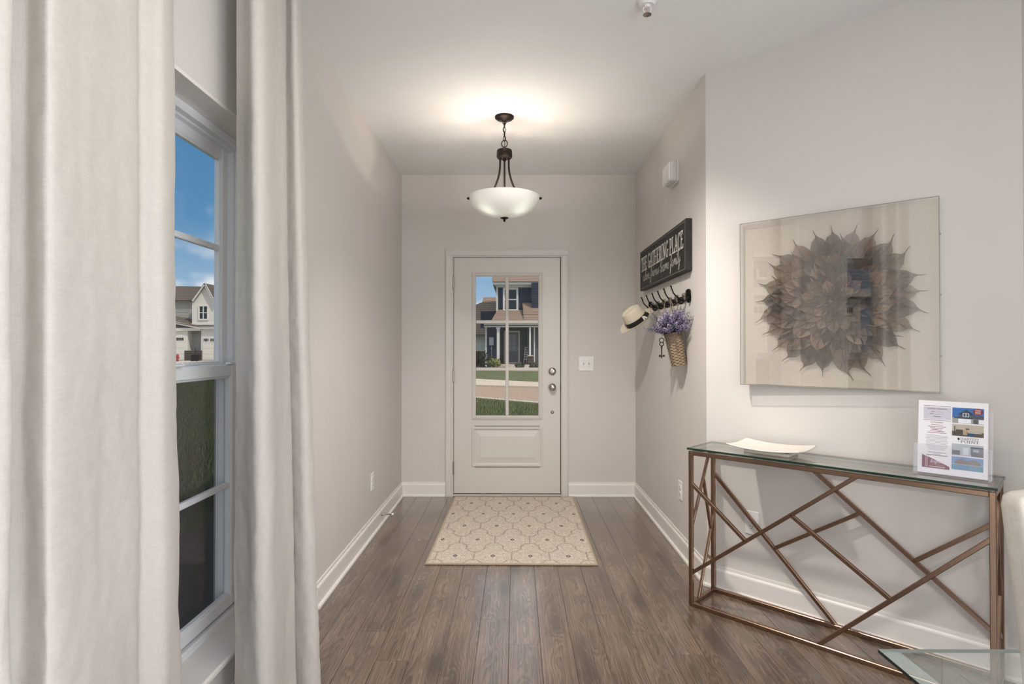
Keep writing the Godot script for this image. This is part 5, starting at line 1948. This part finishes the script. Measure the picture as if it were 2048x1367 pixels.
func shadow_box() -> void:
	var b := Basis(Vector3(0.742, 0, 0.6704), UP, Vector3(-0.6704, 0, 0.742))   # hangs a little proud of the wall at its left side
	var lo := Vector3(1.7177, 1.083, -2.3562) - b.x * 0.402 - b.z * 0.046
	var t := thing("shadow_box", "square acrylic shadow box with a brown leaf flower on linen, above the console table", "wall art", lo, b)
	var W := 0.806
	var H := 0.800
	var D := 0.046
	var wv := weave_texture(512, 128, 15)
	var linen := mat(Color(0.80, 0.765, 0.72), 0.95, 0.0, 0.2)
	linen.albedo_texture = wv[0]
	linen.uv1_triplanar = true
	linen.uv1_scale = Vector3.ONE * 4.2
	linen.heightmap_enabled = true
	linen.heightmap_texture = wv[1]
	linen.heightmap_scale = 0.03
	var st := mb()
	span(st, Vector3(-W * 0.5 + 0.004, 0.004, 0.0), Vector3(W * 0.5 - 0.004, H - 0.004, 0.010))
	part("linen_backing", st, linen, t)
	# acrylic: a front sheet that mirrors part of the light, and clear sides
	var img := Image.create(4, 4, false, Image.FORMAT_RGB8)
	img.fill(Color(1, 1, 1))
	var mirror := StandardMaterial3D.new()
	mirror.albedo_texture = ImageTexture.create_from_image(img)
	mirror.albedo_color = Color(1, 1, 1, 0.16)
	mirror.metallic = 1.0
	mirror.roughness = 0.015
	mirror.transparency = BaseMaterial3D.TRANSPARENCY_ALPHA
	st = mb()
	quad(st, Vector3(-W * 0.5, 0, D), Vector3(W * 0.5, 0, D), Vector3(W * 0.5, H, D), Vector3(-W * 0.5, H, D), Vector3.BACK)
	part("acrylic_front", st, mirror, t)
	var clear := glass(Color(0.92, 0.94, 0.93), 0.10)
	st = mb()
	span(st, Vector3(-W * 0.5, 0, 0.0), Vector3(-W * 0.5 + 0.003, H, D - 0.0005))
	span(st, Vector3(W * 0.5 - 0.003, 0, 0.0), Vector3(W * 0.5, H, D - 0.0005))
	span(st, Vector3(-W * 0.5, 0, 0.0), Vector3(W * 0.5, 0.003, D - 0.0005))
	span(st, Vector3(-W * 0.5, H - 0.003, 0.0), Vector3(W * 0.5, H, D - 0.0005))
	part("acrylic_side", st, clear, t)
	st = mb()
	frame_of(st, Vector2(-W * 0.5, 0), Vector2(W * 0.5, H), 0.0022, 0.0022, Vector3(0, 0, D), Vector3.RIGHT, UP)
	part("acrylic_edge", st, mat(Color(0.50, 0.48, 0.45), 0.25), t)
	st = mb()
	for y in [0.15, 0.4, 0.65]:
		tube(st, [Vector3(W * 0.5 - 0.001, H * 0.0 + y, 0.012), Vector3(W * 0.5 + 0.0015, y, 0.012)], 0.0035, -1, 8)
	part("pin", st, M.steel, t)
	st = mb()
	bx(st, Vector3(-0.36, H * 0.55, -0.017), Vector3(0.05, 0.30, 0.033), 0.003)
	part("hanging_cleat", st, M.house_trim, t)
	var c := Vector3(0.012, 0.393, 0.011)
	var veins := mat(Color(0.24, 0.185, 0.145), 0.8)
	var tones := []
	for k in 4:
		var c4: Color = [Color(0.37, 0.285, 0.22), Color(0.27, 0.20, 0.15), Color(0.46, 0.37, 0.295), Color(0.19, 0.14, 0.105)][k]
		for q in 2:
			var m := mat(Color(c4.r, c4.g, c4.b, [0.62, 0.90][q]), 0.55)
			m.transparency = BaseMaterial3D.TRANSPARENCY_ALPHA
			tones.append(m)
	var rings := [[0.185, 0.178, 0.096, 25, 2.0, 0.002], [0.160, 0.150, 0.092, 24, 4.0, 0.0035], [0.128, 0.132, 0.085, 22, 6.0, 0.005], [0.096, 0.115, 0.076, 18, 8.0, 0.0065], [0.066, 0.098, 0.066, 14, 10.5, 0.008], [0.038, 0.082, 0.056, 10, 13.0, 0.0095], [0.012, 0.066, 0.046, 8, 16.0, 0.011], [0.0, 0.040, 0.030, 6, 26.0, 0.013]]
	var i := 0
	for r in rings:
		var shapes := []
		for v in 4:
			shapes.append(leaf_mesh(r[1] * (1.0 - 0.03 * v), r[2] * (1.0 - 0.05 * v), 0.24, [-1.0, 0.7, 0.2, -0.4][v], tones[((v + i) % 4) * 2 + (1 if i > 1 else 0)], veins))
		for k in r[3]:
			var a: float = TAU * (k + 0.5 * (i % 2)) / r[3] + rng.randf_range(-0.04, 0.04)
			var d := Vector3(sin(a), cos(a), 0)
			var lift := deg_to_rad(r[4] + rng.randf_range(-0.8, 0.8))
			var y := d * cos(lift) + Vector3.BACK * sin(lift)
			var x := Vector3(cos(a), -sin(a), 0)
			put("leaf", shapes[rng.randi() % 4], null, t, c + d * r[0] + Vector3(0, 0, r[5]), Basis(x, y, x.cross(y)))
		i += 1

# ---------------------------------------------------------------- console table and what stands on it
var console_at := Transform3D(Basis(Vector3(0.7145, 0, 0.6997), UP, Vector3(-0.6997, 0, 0.7145)), Vector3(0.852, 0, -2.868))

func console_table() -> void:
	var t := thing("console_table", "rose-gold metal console table with crossed bars and a glass top against the angled wall", "console table", console_at.origin, console_at.basis)
	var L := 1.170
	var D := 0.258
	var w := 0.020
	var top := 0.759
	for x in [w * 0.5, L - w * 0.5]:
		for z in [-w * 0.5, -D + w * 0.5]:
			var st := mb()
			span(st, Vector3(x - w * 0.5, 0, z - w * 0.5), Vector3(x + w * 0.5, top, z + w * 0.5), 0.0022)
			part("leg", st, M.rose_gold, t)
	for y in [w * 0.5, top - w * 0.5]:
		for z in [-w * 0.5, -D + w * 0.5]:
			var st := mb()
			span(st, Vector3(w, y - w * 0.5, z - w * 0.5), Vector3(L - w, y + w * 0.5, z + w * 0.5), 0.0022)
			part("rail", st, M.rose_gold, t)
		for x in [w * 0.5, L - w * 0.5]:
			var st := mb()
			span(st, Vector3(x - w * 0.5, y - w * 0.5, -D + w), Vector3(x + w * 0.5, y + w * 0.5, -w), 0.0022)
			part("rail", st, M.rose_gold, t)
	for p in [[0.737, 0.748, 0.012, 0.160], [0.583, 0.012, 1.158, 0.594], [0.012, 0.600, 0.280, 0.378], [0.476, 0.540, 0.850, 0.284]]:
		var st := mb()
		bar(st, Vector3(p[0], p[1], -0.010), Vector3(p[2], p[3], -0.010), 0.017, 0.017, Vector3.BACK, 0.002)
		part("brace", st, M.rose_gold, t)
	for p in [[0.441, 0.745, 1.155, 0.160], [0.012, 0.616, 0.592, 0.012], [0.319, 0.297, 0.685, 0.539], [0.880, 0.378, 1.158, 0.606]]:
		var st := mb()
		bar(st, Vector3(p[0], p[1], -D + 0.010), Vector3(p[2], p[3], -D + 0.010), 0.017, 0.017, Vector3.BACK, 0.002)
		part("brace", st, M.rose_gold, t)
	for x in [0.010, L - 0.010]:
		for p in [[-0.212, 0.745, -0.016, 0.384], [-0.140, 0.600, -0.219, 0.330], [-0.248, 0.402, -0.084, 0.014], [-0.168, 0.208, -0.248, 0.160]]:
			var st := mb()
			bar(st, Vector3(x, p[1], p[0]), Vector3(x, p[3], p[2]), 0.015, 0.013, Vector3.RIGHT, 0.002)
			part("brace", st, M.rose_gold, t)
	for x in [0.012, L - 0.012]:
		for z in [-0.012, -D + 0.012]:
			var st := mb()
			tube(st, [Vector3(x, top, z), Vector3(x, top + 0.006, z)], 0.007, -1, 10)
			part("bumper", st, glass(Color(0.9, 0.9, 0.9), 0.4), t)
	var y0 := top + 0.006
	var st := mb()
	span(st, Vector3(-0.003, y0, -D - 0.003), Vector3(L + 0.003, y0 + 0.010, 0.003))
	var g := part("glass_top", st, glass(Color(0.50, 0.58, 0.54), 0.16), t)
	st = mb()
	frame_of(st, Vector2(-0.0045, -D - 0.0045), Vector2(L + 0.0045, 0.0045), 0.0014, 0.0094, Vector3(0, y0 + 0.005, 0), Vector3.RIGHT, Vector3.BACK)
	part("glass_edge", st, mat(Color(0.075, 0.19, 0.135), 0.12), g)

func on_console(x: float, y: float, z: float) -> Vector3:
	return console_at * Vector3(x, y, z)

func tray() -> void:
	var t := thing("serving_tray", "white curved rectangular ceramic tray on the glass console top", "tray", on_console(0.348, 0.775, -0.130), console_at.basis)
	var glaze := mat(Color(0.90, 0.87, 0.83), 0.25)
	var st := mb()
	for side in [0.0, 1.0]:
		var rows := []
		for i in 13:
			var v := i / 6.0 - 1.0
			var line := []
			for k in 21:
				var u := k / 10.0 - 1.0
				line.append(Vector3(u * 0.160, 0.015 + 0.013 * u * u + 0.008 * v * v + 0.006 * side, v * 0.112))
			rows.append(line)
		sheet(st, rows)
	var rim := []
	for k in 84:
		var f := k % 21
		var g := f / 10.5 - 1.0
		var p: Vector2 = [Vector2(g, -1), Vector2(1, g), Vector2(-g, 1), Vector2(-1, -g)][k / 21]
		rim.append(Vector3(p.x * 0.160, 0.018 + 0.013 * p.x * p.x + 0.008 * p.y * p.y, p.y * 0.112))
	rim.append(rim[0])
	tube(st, rim, 0.0036, -1, 6)
	part("dish", st, glaze, t)
	st = mb()
	bx(st, Vector3(0, 0.0075, 0), Vector3(0.205, 0.015, 0.125), 0.004)
	part("foot", st, glaze, t)

func flyer_image() -> ImageTexture:
	var im := Image.create(440, 570, false, Image.FORMAT_RGB8)
	im.fill(Color(0.93, 0.92, 0.93))
	var R := func(x: int, y: int, w: int, h: int, c: Color) -> void: im.fill_rect(Rect2i(x, y, w, h), c)
	var wine := Color(0.44, 0.13, 0.16)
	var ink := Color(0.42, 0.40, 0.42)
	R.call(34, 40, 178, 3, wine)
	R.call(34, 152, 178, 3, wine)
	R.call(34, 50, 178, 96, Color(0.80, 0.79, 0.83))
	R.call(84, 84, 20, 4, ink)
	R.call(106, 87, 60, 1, ink)
	R.call(74, 102, 28, 4, ink)
	R.call(106, 105, 60, 1, ink)
	R.call(98, 122, 50, 4, ink)
	var ys := [188, 202, 214, 226, 238, 250]
	var ws := [76, 116, 84, 66, 92, 122]
	for i in 6: R.call(123 - ws[i] / 2, ys[i], ws[i], 4, Color(0.60, 0.36, 0.42))
	for i in 11:
		var w: int = [132, 150, 138, 128, 140, 146, 134, 142, 130, 118, 104][i]
		R.call(124 - w / 2, 272 + i * 11, w, 3, Color(0.56, 0.55, 0.57))
	R.call(66, 404, 120, 4, ink)
	R.call(100, 416, 50, 4, ink)
	R.call(58, 426, 138, 5, Color(0.40, 0.25, 0.28))
	# wine-red corner flag with a slanted upper edge
	for x in range(30, 208):
		var top := 430 + int(78.0 * pow((x - 30) / 178.0, 1.1))
		R.call(x, top, 1, 530 - top, wine)
	R.call(54, 440, 4, 84, Color(0.86, 0.80, 0.82))
	R.call(64, 444, 3, 80, Color(0.86, 0.80, 0.82))
	R.call(78, 514, 102, 6, Color(0.86, 0.76, 0.78))
	R.call(88, 500, 84, 3, Color(0.70, 0.48, 0.52))
	# four small photographs
	R.call(220, 44, 194, 120, Color(0.22, 0.42, 0.68))
	R.call(220, 120, 194, 44, Color(0.62, 0.62, 0.60))
	for x in 110:
		var up := int(40.0 * (1.0 - absf(x - 55.0) / 55.0))
		R.call(252 + x, 96 - up, 1, up, Color(0.20, 0.22, 0.27))
	R.call(258, 96, 98, 26, Color(0.28, 0.33, 0.42))
	R.call(285, 82, 40, 30, Color(0.78, 0.80, 0.82))
	R.call(290, 86, 12, 22, Color(0.25, 0.28, 0.33))
	R.call(308, 86, 12, 22, Color(0.25, 0.28, 0.33))
	R.call(232, 118, 120, 8, Color(0.24, 0.25, 0.29))
	R.call(258, 128, 78, 34, Color(0.90, 0.91, 0.93))
	R.call(356, 100, 58, 26, Color(0.30, 0.30, 0.33))
	R.call(384, 128, 30, 32, Color(0.90, 0.91, 0.93))
	R.call(350, 128, 30, 32, Color(0.33, 0.33, 0.36))
	R.call(220, 172, 194, 90, Color(0.73, 0.69, 0.62))
	R.call(220, 226, 194, 36, Color(0.36, 0.31, 0.27))
	R.call(234, 186, 6, 66, Color(0.22, 0.20, 0.18))
	R.call(244, 212, 44, 34, Color(0.30, 0.28, 0.26))
	R.call(288, 214, 26, 36, Color(0.70, 0.60, 0.48))
	R.call(304, 200, 22, 10, Color(0.28, 0.24, 0.20))
	R.call(318, 228, 84, 6, Color(0.80, 0.78, 0.74))
	R.call(316, 234, 40, 22, Color(0.18, 0.28, 0.42))
	R.call(220, 322, 194, 90, Color(0.70, 0.72, 0.74))
	R.call(336, 338, 78, 60, Color(0.33, 0.36, 0.40))
	R.call(352, 356, 34, 18, Color(0.66, 0.70, 0.74))
	R.call(222, 372, 50, 34, Color(0.27, 0.27, 0.27))
	R.call(340, 384, 74, 26, Color(0.23, 0.22, 0.23))
	R.call(290, 348, 34, 52, Color(0.84, 0.86, 0.88))
	R.call(220, 420, 194, 100, Color(0.38, 0.55, 0.76))
	for x in 150:
		var up := int(26.0 * (1.0 - absf(fposmod(x * 1.0, 75.0) - 37.0) / 60.0))
		R.call(244 + x, 458 - up, 1, up, Color(0.45, 0.42, 0.42))
	R.call(240, 458, 160, 18, Color(0.48, 0.36, 0.31))
	R.call(220, 476, 194, 44, Color(0.30, 0.55, 0.66))
	R.call(220, 474, 194, 4, Color(0.72, 0.70, 0.66))
	for y in 50:
		var w := int(62.0 * sqrt(maxf(0.0, 1.0 - pow((y - 25) / 25.0, 2.0))))
		R.call(378 - w / 2, 44 + y, w, 1, Color(0.50, 0.13, 0.15))
	for i in 4: R.call(360, 54 + i * 9, 36, 4, Color(0.86, 0.76, 0.76))
	return ImageTexture.create_from_image(im)

func flyer_holder() -> void:
	var b := console_at.basis * Basis(UP, deg_to_rad(-1.5)) * Basis(Vector3.RIGHT, deg_to_rad(-7.0))
	var base := on_console(1.030, 0.7752, -0.105)
	var h := thing("brochure_holder", "clear acrylic brochure holder on the right end of the console table", "holder", base, console_at.basis * Basis(UP, deg_to_rad(-1.5)))
	var clear := glass(Color(0.88, 0.88, 0.95), 0.08)
	var tilt := Basis(Vector3.RIGHT, deg_to_rad(-7.0))
	var st := mb()
	bx(st, Vector3(0, 0.0015, -0.012), Vector3(0.240, 0.003, 0.085), 0.001)
	part("base", st, clear, h)
	st = mb()
	bx(st, tilt * Vector3(0, 0.13, -0.017), Vector3(0.240, 0.25, 0.0025), 0.0, tilt)
	part("back", st, clear, h)
	st = mb()
	bx(st, tilt * Vector3(0, 0.060, 0.012), Vector3(0.240, 0.113, 0.0025), 0.0, tilt)
	part("front_pocket", st, clear, h)
	for s in [-1.0, 1.0]:
		st = mb()
		bx(st, tilt * Vector3(s * 0.119, 0.060, -0.003), Vector3(0.0025, 0.113, 0.028), 0.0, tilt)
		part("side", st, clear, h)
	# the stack of flyers standing in it
	var f := thing("flyer_stack", "stack of printed house flyers with photos standing in the acrylic holder", "flyers", base, b)
	st = mb()
	span(st, Vector3(-0.108, 0.006, -0.012), Vector3(0.108, 0.286, 0.0068))
	part("paper_stack", st, mat(Color(0.90, 0.89, 0.89), 0.6), f)
	st = mb()
	quad(st, Vector3(-0.108, 0.006, 0.0072), Vector3(0.108, 0.006, 0.0072), Vector3(0.108, 0.286, 0.0072), Vector3(-0.108, 0.286, 0.0072), Vector3.BACK)
	var print_m := mat(Color(1, 1, 1), 0.45)
	print_m.albedo_texture = flyer_image()
	part("printed_sheet", st, print_m, f)
	var k := 0.216 / 440.0
	var P := func(x: float, y: float) -> Vector3: return Vector3(-0.108 + x * k, 0.286 - y * k, 0.0075)
	var dark := mat(Color(0.22, 0.22, 0.23), 0.6)
	text_part("HARVEST", "lettering", f, dark, P.call(330, 280), Basis(), 112 * k, 17 * k, 0.0002)
	text_part("POINT", "lettering", f, dark, P.call(330, 302), Basis(), 112 * k, 19 * k, 0.0002)
	text_part("FEATURES", "lettering", f, mat(Color(0.45, 0.20, 0.25), 0.6), P.call(123, 170), Basis(), 82 * k, 9 * k, 0.0002)
	text_part("Natchez Townhome", "lettering", f, mat(Color(0.47, 0.20, 0.26), 0.6), P.call(123, 62), Basis(), 128 * k, 11 * k, 0.0002)
	text_part("Regent", "lettering", f, mat(Color(0.92, 0.86, 0.87), 0.6), P.call(128, 480), Basis(), 86 * k, 30 * k, 0.0002, true, false, 0.25)
	st = mb()
	var leaf := mat(Color(0.30, 0.42, 0.28), 0.6)
	lathe(st, [Vector2(0, -0.0052), Vector2(0.0034, -0.002), Vector2(0.0036, 0.0015), Vector2(0, 0.0052)], 10, P.call(262, 284), Basis.from_scale(Vector3(1, 1, 0.06)))
	bx(st, P.call(262, 302), Vector3(0.0008, 0.008, 0.0003))
	part("tree_emblem", st, leaf, f)

# ---------------------------------------------------------------- dining table and chair
func dining_table() -> void:
	var t := thing("dining_table", "glass-topped dining table in the near right corner", "table", Vector3(0.632, 0, -1.019))
	var W := 1.05
	var L := 1.75
	var y := 0.75
	var bv := 0.024
	var st := mb()
	var dpt := 0.006
	quad(st, Vector3(bv, y, bv), Vector3(W - bv, y, bv), Vector3(W - bv, y, L - bv), Vector3(bv, y, L - bv), UP)
	quad(st, Vector3(0.001, y - 0.012, 0.001), Vector3(W - 0.001, y - 0.012, 0.001), Vector3(W - 0.001, y - 0.012, L - 0.001), Vector3(0.001, y - 0.012, L - 0.001), Vector3.DOWN)
	var g := part("glass_top", st, glass(Color(0.60, 0.66, 0.63), 0.12), t)
	var o := [Vector3(0, y - dpt, 0), Vector3(W, y - dpt, 0), Vector3(W, y - dpt, L), Vector3(0, y - dpt, L)]
	var i2 := [Vector3(bv, y, bv), Vector3(W - bv, y, bv), Vector3(W - bv, y, L - bv), Vector3(bv, y, L - bv)]
	for k in 4:
		var j := (k + 1) % 4
		st = mb()
		var e: Vector3 = (o[j] - o[k]).normalized()
		var n := Vector3(e.z, 0, -e.x) * 0.25 + UP
		quad(st, o[k], o[j], i2[j], i2[k], n.normalized())
		part("bevel", st, glass(Color(0.72, 0.78, 0.76), 0.42), g)
		st = mb()
		quad(st, o[k], o[j], o[j] - UP * 0.006, o[k] - UP * 0.006, Vector3(e.z, 0, -e.x))
		part("glass_edge", st, mat(Color(0.10, 0.15, 0.13), 0.12), g)
	for z in [0.45, 1.35]:
		st = mb()
		bx(st, Vector3(W * 0.5, 0.369, z), Vector3(0.50, 0.737, 0.03), 0.004)
		part("pedestal", st, mat(Color(0.45, 0.36, 0.28), 0.4), t)

func dining_chair() -> void:
	var wv := weave_texture(256, 48, 12)
	var m := mat(Color(0.86, 0.83, 0.79), 0.95, 0.0, 0.2)
	m.albedo_texture = wv[0]
	m.uv1_triplanar = true
	m.uv1_scale = Vector3.ONE * 5.0
	m.heightmap_enabled = true
	m.heightmap_texture = wv[1]
	m.heightmap_scale = 0.05
	m.rim_enabled = true
	m.rim = 0.2
	var t := thing("dining_chair", "cream upholstered parsons dining chair at the glass table by the right edge", "chair", Vector3(1.27, 0, -1.19))
	var st := mb()
	var rows := []
	var prof := [[0.40, 0.240, 0.050, 0.030], [0.44, 0.247, 0.056, 0.026], [0.60, 0.252, 0.055, 0.012], [0.76, 0.258, 0.052, -0.004], [0.90, 0.266, 0.048, -0.022], [0.945, 0.268, 0.046, -0.028], [0.962, 0.264, 0.042, -0.030], [0.970, 0.252, 0.032, -0.031], [0.973, 0.20, 0.015, -0.031], [0.974, 0.0, 0.0, -0.031]]
	for p in prof:
		var line := []
		for k in 49:
			var a := TAU * k / 48.0
			var e := pow(pow(absf(cos(a)), 5.0) + pow(absf(sin(a)), 5.0), -0.2)
			var x: float = cos(a) * e * p[1]
			line.append(Vector3(x, p[0], sin(a) * e * p[2] + p[3] + 0.9 * x * x * (0.55 if p[0] > 0.5 else 0.2)))
		rows.append(line)
	sheet(st, rows)
	part("backrest", st, m, t)
	st = mb()
	bx(st, Vector3(0, 0.415, 0.26), Vector3(0.48, 0.12, 0.48), 0.035)
	part("seat", st, m, t)
	for x in [-0.205, 0.205]:
		for z in [0.045, 0.465]:
			st = mb()
			bar(st, Vector3(x, 0.0, z), Vector3(x, 0.37, z), 0.038, 0.038, Vector3.BACK, 0.004)
			part("leg", st, mat(Color(0.16, 0.11, 0.08), 0.4), t)
